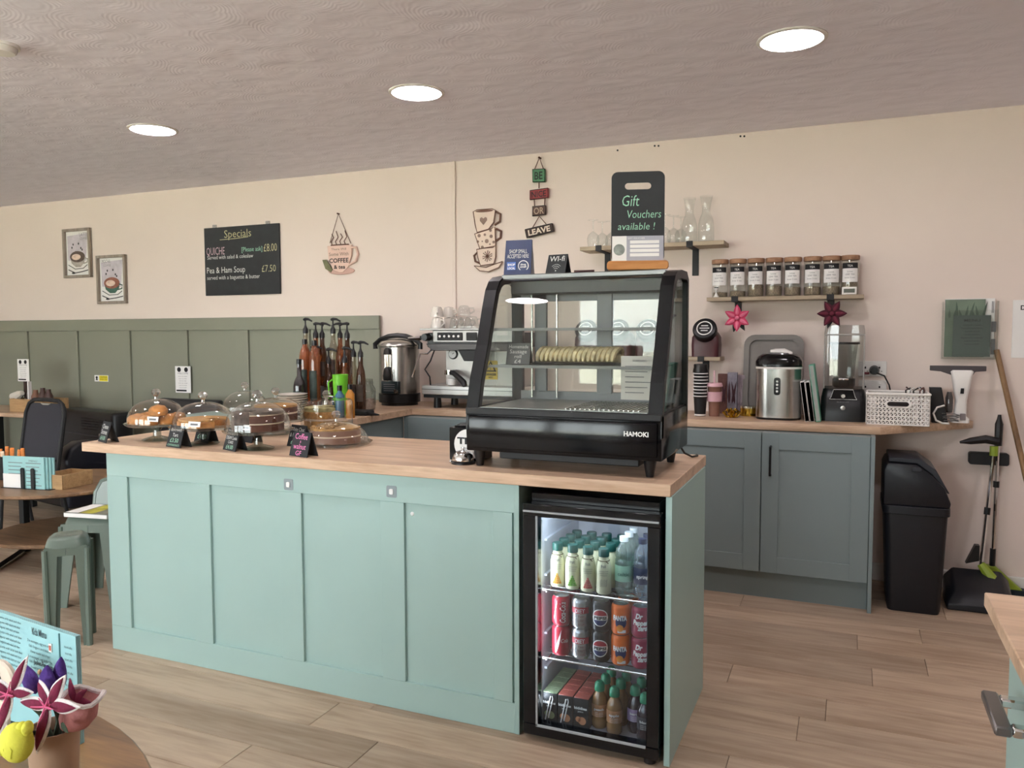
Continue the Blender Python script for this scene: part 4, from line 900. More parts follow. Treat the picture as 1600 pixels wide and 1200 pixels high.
# ------------------------------------------------------------------ drinks fridge
FX0, FX1, FY = -1.014, -.541, 2.455
t = thing('drinks_fridge', 'black undercounter drinks fridge with a glass door', 'fridge', (FX0, FY, 0)); W = FX1-FX0
LINER = pm('fridge_liner', 'C9CCD4', .4)
M().box(.012, W-.012, .05, .53, .008, .03).box(.012, W-.012, .05, .53, .79, .858).box(.012, .03, .05, .53, .03, .79).box(W-.03, W-.012, .05, .53, .03, .79).box(.03, W-.03, .51, .53, .03, .79).build('cabinet_body', GLOSSB, t, .003)
M().box(.03, W-.03, .052, .508, .03, .034).box(.03, .034, .055, .508, .034, .788).box(W-.034, W-.03, .055, .508, .034, .788).box(.034, W-.034, .504, .508, .034, .788).box(.03, W-.03, .055, .508, .785, .789).build('liner', LINER, t)
GX0, GX1, GZ0, GZ1 = .052, W-.042, .062, .784
d = M().box(0, W, .0, .045, .785-.001, .828).box(0, W, 0, .045, .022, GZ0).box(0, GX0, 0, .045, GZ0, GZ1+.002).box(GX1, W, 0, .045, GZ0, GZ1+.002).build('door', GLOSSB, t, .003)
M().box(.004, W-.004, -.008, .0, .800, .806).build('door_trim', CHROME if False else pm('grey_trim', '9FA4A8', .3), d, .001)
M().box(GX0-.004, GX0+.004, -.003, .0, GZ0-.004, GZ1+.004).box(GX0-.004, GX1, -.003, 0, GZ0-.006, GZ0+.004).build('door_gasket', pm('grey_trim', '9FA4A8', .3), d, .001)
M().box(GX0-.001, GX1+.001, .018, .022, GZ0-.001, GZ1+.001).build('door_glass', glass('fridge_glass', 'E9EEF2', .04, .4), d)
M().box(.02, W-.02, .06, .10, 0, .009).lathe([(0, 0), (.02, 0), (.02, .021), (0, .021)], 12, (W-.035, .03, 0)).build('foot', BLACK, t)
for s in (.10, .19, .34, .43): M().box(.034, .044, .12, .45, .07+s*1.4, .078+s*1.4).box(W-.044, W-.034, .12, .45, .07+s*1.4, .078+s*1.4).build('shelf_rib', LINER, t)
for zz in (.515, .272):
    sh = M()
    for i in range(9): y = .075+i*.05; sh.tube([(.036, y, zz-.004), (W-.036, y, zz-.004)], .002, 5)
    for x in (.06, W/2, W-.06): sh.tube([(x, .07, zz-.007), (x, .49, zz-.007)], .0022, 5)
    sh.tube([(.036, .066, zz), (W-.036, .066, zz)], .004, 6); sh.build('wire_shelf', STEEL, t)
top_fill = bpy.data.lights.new('fridge_top_fill', 'AREA'); top_fill.shape = 'RECTANGLE'; top_fill.size = .34; top_fill.size_y = .03; top_fill.energy = .45; top_fill.color = (.85, .93, 1)  # added fill lamp that brightens the fridge interior from above, no known source
lo = bpy.data.objects.new('fridge_top_fill', top_fill); COL.objects.link(lo); lo.location = (FX0+W/2, FY+.09, .780); lo.rotation_euler = (R(35), 0, 0)
l2 = bpy.data.lights.new('fridge_side_fill', 'AREA'); l2.shape = 'RECTANGLE'; l2.size = .02; l2.size_y = .62; l2.energy = .55; l2.color = (.9, .95, 1)  # second added fill lamp, lifts the lower shelves from the left front corner
lo = bpy.data.objects.new('fridge_side_fill', l2); COL.objects.link(lo); lo.matrix_world = Matrix.Translation((FX0+.048, FY+.062, .43)) @ Matrix.Rotation(R(-90), 4, 'Y') @ Matrix.Rotation(R(90), 4, 'Z') if False else Matrix.Translation((FX0+.050, FY+.062, .43)) @ Vector((1, .55, 0)).to_track_quat('-Z', 'Y').to_matrix().to_4x4()
M().box(.035, .047, .052, .066, .10, .76).build('added_strip', WHITE, t)  # made-up white strip beside the added side fill
M().box(.06, W-.06, .075, .095, .779+.004, .788).build('added_strip', WHITE, t)  # made-up white strip above the added top fill

GCAP = pm('dark_green_cap', '1C5148', .35, bump=.2, bscale=200); TWINE = pm('twine', '5C4B38', .9)
def cordial(x, y, z, frcol, label, group=None, detail=True):
    t = thing('cordial_bottle', label, 'bottle', (x, y, z), 0, group)
    M().lathe([(0, 0), (.023, 0), (.0255, .004), (.0255, .085), (.022, .105), (.016, .120), (.0155, .128), (0, .128)], 18).build('bottle_body', pm('cream_label', 'DAD8B4', .45), t)
    M().lathe([(0, .126), (.018, .126), (.0185, .13), (.0185, .15), (.017, .153), (0, .153)], 16).build('cap', GCAP, t)
    if detail:
        if frcol:
            m = M(); rr = random.Random(int(frcol, 16) % 99)
            for i in range(15):
                k = int((math.sqrt(8*i+1)-1)/2); j = i-k*(k+1)/2; a = R(-75)+(j-k/2)*.24; m.ball((.0258*math.cos(a), .0258*math.sin(a), .046-k*.0075), (.0042, .0025, .0042), 6, 4)
            m.build('printed_fruit', pm('fruit_'+frcol, frcol, .6, var=.25, scale=120), t)
        else:
            m = M()
            for z_ in (.03, .036, .042, .048): m.tube([(.0258*math.cos(R(-75+a)), .0258*math.sin(R(-75+a)), z_+.004*math.sin(a*.3)) for a in range(-30, 31, 6)], .0006, 4)
            m.build('printed_sketch', GREYINK, t)
        m = M().text('fruit', .016, (0, 0, .092), wrap=(.0252, R(-76)), w=.018, bold=.02)
        for k in range(3): m.text('sparkling presse', .006, (0, 0, .078-.007*k), wrap=(.0259, R(-75)), w=.034-.004*k)
        m.build('lettering', GREYINK, t)
        M().tube([(.0195*math.cos(R(a)), .0195*math.sin(R(a)), .113) for a in range(0, 360, 30)], .0014, 4, closed=True).tube([(.012, -.017, .113), (.022, -.021, .108)], .0018, 4).build('twine_bow', TWINE, t)
    return t
def fx(px, Y): return ay(px, 900, Y).x
zs = .519; Y0 = 2.575
kinds = [('C8902E', 'cream cordial bottle with orange fruit print, front row left'), ('6CA33C', 'cream cordial bottle with green fruit print, front row'), ('C86458', 'cream cordial bottle with red fruit print, front row'), (None, 'pale cordial bottle with line drawing label, front row right')]
for i, (c, lb) in enumerate(kinds):
    x = -.930+i*.0575
    cordial(x, Y0-.005*i, zs, c, lb)
    for k in range(1, 4): cordial(x+.003*k, Y0+.062*k, zs, c, 'green capped cordial bottle in row %s, column %s of the top fridge shelf' % (('two', 'three', 'four')[k-1], ('one', 'two', 'three', 'four')[i]), 'green capped bottles at the back of the top fridge shelf', False)
def water(x, y, z, tint, lab, labcol, capc, label, word, g=None):
    t = thing('water_bottle', label, 'bottle', (x, y, z), 0, g)
    M().lathe([(0, .002), (.024, 0), (.030, .008), (.030, .05), (.028, .055), (.030, .06), (.030, .115), (.027, .122), (.030, .130), (.026, .150), (.013, .172), (.013, .18)], 18).build('bottle_body', glass('pet_'+tint, tint, .12, .6, solid=.12), t)
    M().lathe([(.0305, .045), (.0305, .10)], 18).build('label_sleeve', pm('sleeve_'+labcol, labcol, .5, var=.12), t)
    M().lathe([(0, .178), (.015, .178), (.015, .195), (0, .197)], 14).build('cap', pm('cap_'+capc, capc, .4), t)
    M().text(word, .017, (0, 0, .066), wrap=(.031, R(-78)), w=.042, bold=.02).build('lettering', pm('grey_green_ink', '5F7F70', .6) if labcol != '27304E' else PAPER, t)
for k in range(3):
    water(-.694, 2.585+.066*k, zs, 'D5E4DD', 1, 'A9D5B8', 'DDE3E2', 'clear water bottle with pale green label, front of the fridge shelf' if k == 0 else 'pale green labelled water bottle, %s in its column' % ('second', 'third')[k-1], 'celtic', None if k == 0 else 'water bottles at the back of the fridge')
    water(-.628, 2.580+.066*k, zs, 'CBD8E2', 1, '27304E', '1E2740', 'clear water bottle with navy label, front of the fridge shelf' if k == 0 else 'navy labelled water bottle, %s in its column' % ('second', 'third')[k-1], 'spring', None if k == 0 else 'water bottles behind the navy one')
ALU = pm('aluminium', 'C9CBCE', .25, metal=.9)
def can(x, y, z, body, label, deco, g=None, yaw=0):
    t = thing('drink_can', label, 'can', (x, y, z), R(yaw), g); r_ = .0325
    M().lathe([(0, .002), (.024, .002), (.026, 0), (.0315, .008), (r_, .012), (r_, .092), (.0315, .097), (.027, .104)], 22).build('can_body', body, t)
    M().lathe([(.027, .1042), (.0275, .1055), (.026, .1055), (.024, .102), (0, .102)], 18).lathe([(.0245, .0015), (.026, -.0001), (.0275, .0015)], 18).build('can_lid', ALU, t)
    if deco: deco(t, r_+.0006)
    return t
def arcpatch(r_, a0, a1, zf0, zf1, n=12):
    m = M(); vs = []
    for i in range(n+1):
        a = a0+(a1-a0)*i/n; vs += [(r_*math.cos(a), r_*math.sin(a), zf0(i/n)), (r_*math.cos(a), r_*math.sin(a), zf1(i/n))]
    return m.add(vs, [(2*i, 2*i+2, 2*i+3, 2*i+1) for i in range(n)])
def disc(r_, a0, zc, rad, k0=-1, k1=1, n=18):
    """part of a round emblem wrapped on the can, between heights k0..k1 (in radii)"""
    m = M(); vs = []
    for i in range(n+1):
        u_ = -1+2*i/n; h = math.sqrt(max(0, 1-u_*u_)); a = a0+u_*rad/r_
        vs += [(r_*math.cos(a), r_*math.sin(a), zc+rad*max(-h, min(h, k0 if k0 > -1 else -h))), (r_*math.cos(a), r_*math.sin(a), zc+rad*min(h, max(-h, k1 if k1 < 1 else h)))]
    return m.add(vs, [(2*i, 2*i+2, 2*i+3, 2*i+1) for i in range(n)])
A0 = R(-80)
def d_coke(t, r_):
    M().text('Coca-Cola', .03, (0, 0, 0), wrap=None).v
    m = M(); vs, fs = tmesh('Coca-Cola', .01, .25); x1 = max(v[0] for v in vs); k = .075/x1
    m.add([(r_*math.cos(A0+R(20)+(-(v[1]-.3)*.03)/r_), r_*math.sin(A0+R(20)+(-(v[1]-.3)*.03)/r_), .013+v[0]*k) for v in vs], fs); m.build('lettering', PAPER, t)
    arcpatch(r_, A0-R(40), A0-R(18), lambda q: .02+.06*q, lambda q: .035+.06*q).build('white_ribbon', PAPER, t)
def d_coke2(t, r_):
    arcpatch(r_, A0-R(30), A0+R(10), lambda q: .012+.08*q**2, lambda q: .03+.066*q).build('white_ribbon', PAPER, t)
    M().text('Cola', .02, (0, 0, .05), wrap=(r_, A0+R(30)), w=.026, shear=.3).build('lettering', PAPER, t)
def d_diet(t, r_):
    arcpatch(r_-.0003, A0-R(60), A0+R(60), lambda q: .056, lambda q: .078).build('red_band', pm('can_red', 'A81F33', .35), t)
    M().text('DIET', .02, (0, 0, .059), wrap=(r_, A0), w=.035, bold=.02).build('lettering', pm('aluminium_print', 'D9DADC', .4), t)
    m = M()
    for i, s_ in enumerate(('THIS', 'IS NOT', 'SUGAR')): m.text(s_, .012, (0, 0, .041-.013*i), wrap=(r_, A0+R(12)), w=.03)
    m.build('lettering', pm('dark_red_ink', '5A2430', .6), t)
def d_pepsi(t, r_):
    z = .052; rd = .027
    disc(r_, A0, z, rd*1.1).build('emblem_ring', PAPER, t)
    disc(r_+.0003, A0, z, rd*.98, .28, 1).build('emblem_red', pm('can_dark_red', 'A32035', .35), t); disc(r_+.0003, A0, z, rd*.98, -1, -.32).build('emblem_blue', pm('deep_blue', '1C2C5E', .35), t)
    M().text('PEPSI', .014, (0, 0, z-.0055), wrap=(r_+.0008, A0), w=.046, bold=.05).build('lettering', INK, t)
def d_fanta(t, r_):
    disc(r_, A0+R(5), .045, .02).build('dark_blue_shape', pm('deep_blue', '1C2C5E', .35), t)
    M().text('FANTA', .022, (0, 0, .053), wrap=(r_+.0006, A0), w=.05, bold=.06).build('lettering', PAPER, t)
    disc(r_, A0, .026, .012).build('printed_orange', pm('bright_orange', 'F29A3A', .4), t)
    arcpatch(r_, A0-R(15), A0+R(35), lambda q: .010, lambda q: .020).build('info_box', PAPER, t)
def d_dr(t, r_):
    m = M()
    for s_, z, wd, da in (('Dr', .068, .026, -8), ('Pepper', .046, .056, 0), ('zero', .028, .034, 12)): m.text(s_, .024, (0, 0, z), wrap=(r_, A0+R(da)), w=wd, bold=.05, shear=.25)
    m.build('lettering', PAPER, t)
cans = [(pm('can_red', 'A81F33', .35), 'red cola can', d_coke), (ALU, 'silver diet cola can', d_diet), (pm('can_black', '14161C', .35), 'black can with round emblem', d_pepsi), (pm('can_orange', 'E86F22', .35), 'orange soda can', d_fanta), (pm('can_maroon', '9A2A4A', .35), 'maroon can with slanted lettering', d_dr)]
for i, (mt, lb, dc) in enumerate(cans):
    x = (-.915, -.842, -.770, -.700, -.630)[i]
    for lv in (0, 1):
        zc_ = .277+lv*.1062
        can(x, 2.572, zc_, mt, lb+(', upper one, front row' if lv else ', lower one, front row'), d_coke2 if (dc is d_coke and lv == 0) else dc)
        for k in (1, 2): can(x+.002*k, 2.572+.0685*k, zc_, mt, lb+', %s one, %s row' % ('upper' if lv else 'lower', ('second', 'third')[k-1]), None, 'cans behind the front row')
# cartons and bottles on the bottom
CB = pm('carton_black', '1E2023', .5); 
def carton(x, y, z, top, fruit, label, g, front):
    t = thing('juice_carton', label, 'carton', (x, y, z), 0, g); w_, d_, h_ = .027, .021, .108
    M().box(-w_, w_, -d_, d_, 0, h_).build('carton_body', CB, t, .001)
    M().box(-w_*.98, w_*.98, -d_*.98, d_*.98, h_, h_+.003).build('carton_top', top, t, .001)
    if front:
        m = M().text('kiddies', .013, (-.002, -d_-.0008, .070), (1, 0, 0), (0, 0, 1), 'C', .046, .04); m.text('juice', .008, (-.002, -d_-.0008, .06), (1, 0, 0), (0, 0, 1), 'C', .02); m.build('lettering', PAPER, t)
        M().prism(circ(.014, 14, .004, .03), -d_-.0009, -d_-.0002, 'y').prism(circ(.010, 12, -.010, .034), -d_-.0009, -d_-.0002, 'y').build('printed_fruit', fruit, t)
        if front == 2:
            M().tube([(-.016, -d_-.003, .012), (.004, -d_-.003, .098), (.010, -d_-.003, .10), (.012, -d_-.003, .09), (-.004, -d_-.003, .02)], .0022, 6).build('straw', PAPER, t)
tops = [pm('carton_green', '77876A', .5, var=.2, scale=60), pm('carton_coral', 'A8594E', .5, var=.2, scale=60), pm('carton_coral', 'A8594E', .5)]
frs = [pm('apple_green', '8F9A6C', .6), pm('peach_print', 'CF8E66', .6), pm('peach_print', 'CF8E66', .6)]
cn = ['black juice carton with a green top and straw, front left', 'black juice carton with peach print and straw, middle of the front three', 'black juice carton with peach print and no straw, front']
for i in range(3):
    for k in range(5): carton(-.944+i*.0575, 2.555+.0445*k, 0.0350, tops[i], frs[i], cn[i] if k == 0 else ('%s topped juice carton, %s back in its column, %s column' % ('green' if i == 0 else 'coral', ('second', 'third', 'fourth', 'fifth')[k-1], ('left', 'middle', 'right')[i])), None if k == 0 else ('green topped cartons behind' if i == 0 else 'coral topped cartons behind'), (2 if i < 2 else 1) if k == 0 else 0)
def squash(x, y, liq, labc, label, word, g=None, front=True):
    t = thing('juice_bottle', label, 'bottle', (x, y, 0.0350), 0, g)
    M().lathe([(0, 0), (.024, 0), (.0275, .006), (.0275, .03), (.0255, .036), (.0275, .042), (.0275, .085), (.024, .105), (.0145, .122), (.014, .13)], 18).build('bottle_body', liq, t)
    M().lathe([(0, .128), (.0175, .128), (.018, .134), (.017, .152), (.010, .160), (0, .161)], 16).build('cap', pm('bright_green_cap', '1E8A63', .35), t)
    if front:
        M().lathe([(.0282, .042), (.0282, .085)], 14, a0=R(210), a1=R(355)).build('label_wrap', labc, t)
        m = M().text(word, .012, (0, 0, .066), wrap=(.0288, R(-78)), w=.036, bold=.03)
        for q in range(3): m.text('fruit water', .006, (0, 0, .057-.006*q), wrap=(.0288, R(-78)), w=.03)
        m.build('lettering', PAPER, t)
ORJ = pm('peach_juice', '9C7448', .15, var=.08, coat=.5); DRK = pm('blackcurrant_juice', '33242F', .12, var=.1, coat=.5)
OL = pm('orange_label', 'B98258', .5, var=.4, scale=40); PL_ = pm('lilac_label', 'A98FB4', .5, var=.1); DL = pm('dark_label', '40404A', .5, var=.3, scale=50)
squash(-.778, 2.585, ORJ, OL, 'peach coloured juice bottle with green cap, left of the two', 'peach'); squash(-.718, 2.562, ORJ, OL, 'peach coloured juice bottle with green cap, nearest the glass', 'apple')
squash(-.655, 2.60, DRK, PL_, 'dark juice bottle with lilac label and green cap', 'berry'); squash(-.610, 2.555, DRK, DL, 'dark juice bottle with dark label at the fridge corner', 'black')
for (x, y, l), w_ in zip(((-.775, 2.650, ORJ), (-.715, 2.632, ORJ), (-.773, 2.715, ORJ), (-.713, 2.70, ORJ)), ('second row left', 'second row right', 'third row left', 'third row right')): squash(x, y, l, OL, 'peach juice bottle behind the front two, '+w_, '', 'peach juice bottles behind', False)
for (x, y, l), w_ in zip(((-.650, 2.668, DRK), (-.600, 2.640, DRK)), ('left', 'right')): squash(x, y, l, OL, 'dark juice bottle behind the front pair, %s one' % w_, '', 'dark juice bottles behind', False)
# ------------------------------------------------------------------ back worktop, right of the display case
def fit(px0, px1, pyt, pyb, Y):
    a, b = ay(px0, pyb, Y), ay(px1, pyb, Y); return a.x, b.x, ay((px0+px1)/2, pyt, Y).z
# ice maker
x0, x1, zt3 = fit(1178, 1250, 571, 652, 4.50)
t = thing('ice_maker', 'brushed steel ice maker with a black lid', 'ice maker', ((x0+x1)/2, 4.50, TB)); w_ = (x1-x0)/2; H = zt3-TB
sq = lambda s, yo=0: [(u_, v_) for u_, v_ in rrect(-w_*s, w_*s, -.005+(1-s)*.1, .235*s, .075*s, 5)]
M().loft([[(u_, v_, .012) for u_, v_ in sq(1)], [(u_, v_, H-.02) for u_, v_ in sq(1)]]).build('steel_body', STEEL, t)
M().loft([[(u_, v_, 0) for u_, v_ in sq(.96)], [(u_, v_, .012) for u_, v_ in sq(.98)]]).build('base', BLACK, t)
M().loft([[(u_, v_, H-.02) for u_, v_ in sq(1.015)], [(u_, v_, H-.008) for u_, v_ in sq(1.015)]]).build('white_band', WHITE, t)
M().loft([[(u_, v_, H-.008) for u_, v_ in sq(1.03)], [(u_, v_, H+.02) for u_, v_ in sq(1.03)], [(u_, v_, H+.045) for u_, v_ in sq(.92)], [(u_, v_, H+.06) for u_, v_ in sq(.72)]]).build('lid', GLOSSB, t)
M().loft([[(u_*.62, .02+v_*.45, H+.036+.006) for u_, v_ in sq(.9)], [(u_*.5, .03+v_*.4, H+.064) for u_, v_ in sq(.9)]]).build('lid_window', pm('grey_tint', '77757A', .12, coat=.5), t)
M().prism(rrect(-.017, .017, H*.46, H*.78, .014), -.012, -.002, 'y').build('control_panel', GLOSSB, t)
for i in range(4): M().prism(circ(.006, 8, 0, H*(.53+.06*i)), -.0135, -.012, 'y').build('button', PAPER if i % 2 == 0 else STEEL, t)
M().box(-.05, .05, .05, .10, H+.058, H+.066).build('handle_ridge', BLACK, t, .003)
# scoop on top
p = ay(1220, 550, 4.66); tag(M().loft([[(p.x-.055, 4.66+v_, p.z+w2) for v_, w2 in circ(.012, 8)], [(p.x-.03, 4.66+v_, p.z+w2) for v_, w2 in circ(.018, 8)], [(p.x+.02, 4.66+v_, p.z-.004+w2) for v_, w2 in circ(.024, 8)], [(p.x+.062, 4.66+v_, p.z-.012+w2) for v_, w2 in circ(.013, 8)]]).build('ice_scoop', WHITE), 'white plastic ice scoop lying on the ice maker lid', 'scoop')
# books
for i, (q0, hh, wd, mt, lb) in enumerate(((1255, .215, .023, PAPER, 'thin white booklet leaning beside the ice maker'), (1263, .215, .023, PAPER, 'second white booklet leaning against the green one'), (1272, .305, .026, pm('sea_green_card', '62A58C', .5), 'tall sea green folder leaning beside the blender'))):
    a = ay(q0+3, 652, 4.47); o = M().box(0, wd, 0, .19, 0, hh).build('folder' if i == 2 else 'booklet', mt, None, .002); o.location = (a.x, 4.47, TB+.0005); o.rotation_euler = (0, R(-8.0), 0); tag(o, lb, 'book')
    if i < 2: M().box(.002, wd-.002, .0, .186, -.0, hh-.004).build('pages', pm('page_edges', 'DDD9D2', .8), o)
    else: M().box(.004, wd-.004, -.001, .18, .006, hh-.006).build('pages', pm('grey_pages', '9FA59F', .8), o)
# blender with sound enclosure
x0, x1, ztb = fit(1281, 1353, 508, 655, 4.56)
t = thing('enclosed_blender', 'black blender under a clear sound enclosure', 'blender', ((x0+x1)/2, 4.56, TB)); w_ = (x1-x0)/2; H = ztb-TB; hb = H*.34
M().loft([[(u_, v_, z) for u_, v_ in rrect(-w_*k, w_*k, -.01+yo, .26, .03)] for k, z, yo in ((1, .0, 0), (1.0, hb*.2, 0), (.97, hb*.72, .01), (.9, hb, .05))]).build('motor_base', BLACK, t)
M().prism([(-w_*.6, hb*.68), (w_*.6, hb*.68), (w_*.52, hb*.76), (w_*.42, hb*.98), (-w_*.42, hb*.98), (-w_*.52, hb*.76)], -.006, .02, 'y').build('control_panel', GLOSSB, t, .001)
M().tube([(a, -.008, b) for a, b in [(-w_*.6, hb*.68), (w_*.6, hb*.68), (w_*.52, hb*.76), (w_*.42, hb*.98), (-w_*.42, hb*.98), (-w_*.52, hb*.76)]], .0012, 4, closed=True).build('panel_outline', PAPER, t)
M().lathe([(0, -.030), (.010, -.030), (.012, -.02), (.012, 0)], 14, (0, -.004, hb*.79), 'y').build('knob', STEEL, t)
M().lathe([(0, -.004), (.012, -.003), (.012, 0)], 16, (0, -.012, hb*.42), 'y').build('badge', STEEL, t)
m = M().text('BLENDER', .009, (0, -.0135, hb*.58), (1, 0, 0), (0, 0, 1), 'C', .06); m.build('lettering', GREYINK, t)
bx = [[(u_, v_, z) for u_, v_ in rrect(-w_*k, w_*k, .02, .24, .03)] for k, z in ((.90, hb*.98), (.90, H*.92), (.84, H))]
M().loft(bx).build('sound_enclosure', glass('enclosure', 'EDEFEF', .08, .55), t)
M().tube([(-w_*.86, .018, H*.90), (w_*.86, .018, H*.90)], .004, 6).tube([(-w_*.86, .018, hb), (-w_*.86, .018, H*.9)], .003, 6).tube([(w_*.86, .018, hb), (w_*.86, .018, H*.9)], .003, 6).build('enclosure_edge', pm('smoke_edge', 'A7A49F', .2), t)
M().loft([[(u_, .13+v_, z) for u_, v_ in rrect(-k, k, -k, k, .02)] for k, z in ((.050, hb+.01), (.058, H*.62), (.068, H*.80))], cap=False).build('jug', glass('smoky_jug', 'CFD2D0', .1, .6), t)
M().lathe([(.075, 0), (.078, .0), (.078, .01)], 20, (0, .13, H*.80)).lathe([(0, 0), (.05, 0), (.058, .012), (.058, .05), (.03, .055), (0, .055)], 18, (0, .13, hb)).build('jug_base', BLACK, t)
M().tube([(-.022, .03, H*.46), (-.022, .012, H*.44), (.022, .012, H*.44), (.022, .03, H*.46)], .005, 6).build('latch', CHROME, t)
# basket
x0, x1, ztk = fit(1352, 1454, 614, 661, 4.46)
t = thing('storage_basket', 'white woven plastic storage basket', 'basket', ((x0+x1)/2, 4.46, TB)); w_ = (x1-x0)/2; H = ztk-TB; D = .21
WP = pm('white_plastic', 'F0ECE6', .45)
M().box(-w_*.94, w_*.94, .006, D-.006, 0, .004).build('basket_floor', WP, t)
def lat(o, ux, ln, h0, h1, name):
    m = M(); n = max(3, int(ln/.017)); rws = 7
    for i in range(n+1):
        a = Vector(o)+Vector(ux)*(ln*i/n); m.tube([a+Vector((0, 0, h0)), a+Vector((0, 0, h1))], .0032, 4)
    for k in range(rws+1):
        z = h0+(h1-h0)*k/rws; m.tube([Vector(o)+Vector((0, 0, z)), Vector(o)+Vector(ux)*ln+Vector((0, 0, z))], .0034, 4)
        if k < rws:
            for i in range(n): a = Vector(o)+Vector(ux)*(ln*i/n)+Vector((0, 0, z)); m.tube([a, a+Vector(ux)*(ln/n)+Vector((0, 0, (h1-h0)/rws))], .0022, 3)
    return m.build(name, WP, t)
for nm, o_, ux, ln in (('woven_front', (-w_*.96, .0, 0), (1, 0, 0), w_*1.92), ('woven_back', (-w_*.96, D, 0), (1, 0, 0), w_*1.92), ('woven_side', (-w_*.96, 0, 0), (0, 1, 0), D), ('woven_side', (w_*.96, 0, 0), (0, 1, 0), D)): q = lat(o_, ux, ln, .003, H*.93, nm); q['kind'] = 'stuff'
M().box(-w_, w_, -.010, .004, H*.93, H).box(-w_, w_, D-.004, D+.010, H*.93, H).box(-w_, -w_+.012, 0, D, H*.93, H).box(w_-.012, w_, 0, D, H*.93, H).build('rim', WP, t, .003)
M().prism(rrect(-.062, .062, H*.56, H*.76, .016), -.006, -.0035, 'y').build('handle_surround', WP, t); M().prism(rrect(-.05, .05, H*.59, H*.73, .013), -.0075, -.006, 'y').build('handle_opening', pm('dark_gap', '2A2625', .8), t)
x_ = ay(1428, 610, 4.55).x
t = thing('whisk_bunch', 'tangle of small utensils poking out of the white basket', 'utensils', (x_, 4.55, TB+.006)); rr = random.Random(2)
for i in range(9): a = rr.uniform(0, 6.28); M().tube([(.03*math.cos(a), .03*math.sin(a), .0), (.05*math.cos(a), .04*math.sin(a), H+.004), (.045*math.cos(a+.5), .035*math.sin(a+.5), H+.018)], .004, 5).build('utensil', (STEEL, pm('brown_plastic', '5A3A32', .5), BLACK)[i % 3], t)
for q, c, lb in ((1385, '55504C', 'dark tin inside the white basket'), (1408, '8C867E', 'grey packet inside the white basket')):
    x_ = ay(q, 630, 4.55).x; tag(M().prism(rrect(x_-.045, x_+.045, 4.50, 4.63, .015), TB+.005, TB+H*.78).build('packet', pm('packet_'+c, c, .6, var=.2)), lb, 'packet')
# dark speaker box & cable & window vac
x_ = ay(1466, 650, 4.70).x; o = thing('black_speaker', 'small black box standing behind the basket', 'speaker', (x_, 4.70, TB))
M().loft([[(u_+k, v_, z) for u_, v_ in rrect(-.035*s_, .035*s_, -.03, .03, .006)] for s_, z, k in ((1.1, 0, .006), (.8, .185, -.018))]).build('case', MATB, o)
rr = random.Random(8); pts = [(x_+.055+.038*math.cos(k*.9)+rr.uniform(-.006, .006), 4.66+.03*math.sin(k*.9), TB+.006+.0016*k+rr.uniform(0, .008)) for k in range(26)]
tag(M().tube(pts, .0026, 5).build('coiled_cable', pm('grey_cable', '6E6B69', .5)), 'coiled grey and black cable beside the black box', 'cable')
a = ay(1463, 640, 4.60); tag(M().tube([(a.x+.06, 4.60, TB+.006), (a.x+.03, 4.60, TB+.006), (a.x, 4.60, TB+.02), (a.x-.012, 4.61, TB+.055), (a.x+.005, 4.62, TB+.085), (a.x+.04, 4.64, TB+.095)], .005, 6).build('white_cable', WHITE), 'white charging cable curled on the worktop end', 'cable')
yv = 4.74; xv = ay(1501, 640, yv).x; zv = ay(1501, 577, yv).z
t = thing('window_vacuum', 'white handheld window vacuum with a wide grey blade, standing upright', 'window vacuum', (xv, yv, TB)); H = zv-TB
M().loft([[(u_+k, v_, z) for u_, v_ in rrect(-a, a, -b, b, min(a, b)*.6)] for a, b, z, k in ((.044, .035, 0, -.004), (.044, .035, .02, -.004), (.030, .03, .035, -.004), (.026, .028, H*.42, 0), (.036, .03, H*.6, 0), (.046, .03, H*.85, 0), (.054, .022, H-.012, 0), (.045, .018, H-.004, 0))]).build('vac_body', WHITE, t)
wl = ay(1453, 573, yv).x-xv; wr = ay(1541, 573, yv).x-xv
M().prism([(wl, H+.018), (wl, H-.008), (wl+.05, H-.012), (-.05, H-.03), (.05, H-.03), (wr-.05, H-.012), (wr, H-.008), (wr, H+.018)], -.012, .012, 'y').build('squeegee_head', pm('dark_grey_plastic', '4B4547', .4), t, .002)
M().prism([(-.008, H*.55), (.008, H*.55), (.009, H*.65), (-.006, H*.65)], -.036, -.026, 'y').build('power_button', BLACK, t); M().prism(rrect(-.006, .02, .015, .05, .004), -.038, -.03, 'y').build('base_port', pm('port_grey', '8A807F', .5), t)
M().loft([[(-.055+u_, .0+v_, z) for u_, v_ in circ(r_, 10)] for r_, z in ((.016, .05), (.019, .07), (.018, .13), (.010, .16))]).build('water_tank', glass('smoke_tank', '8F8B88', .1, .5, solid=.25), t)
# coffee cups stack
def cupstack(px, Y, z0, n, label):
    a = ay(px, 640, Y); t = thing('cup_stack', label, 'cups', (a.x, Y, TB)); r_ = .044
    M().lathe([(0, 0), (.030, 0), (.031, .008), (.037, .10)], 20).build('bottom_cup', MATB, t); M().lathe([(.0302, .003), (.033, .003), (.0325, .012), (.0305, .012)], 20).build('white_foot', WHITE, t)
    for i in range(n):
        z = .10+i*.0185; M().lathe([(.037, z), (.0395, z+.0115), (.041, z+.013)], 20).build('cup', MATB, t); M().lathe([(.0405, z+.0125), (.0428, z+.0125), (.0428, z+.0175), (.0405, z+.0175)], 20).build('cup_rim', PAPER, t)
    z = .10+n*.0185; M().lathe([(.038, z), (.044, z+.003), (.044, z+.012), (.039, z+.03), (.039, z+.045), (.036, z+.05), (0, z+.046)], 20).build('top_lid', BLACK, t)
cupstack(1094, 4.58, TB, 8, 'stack of black paper cups with white rims beside the display case')
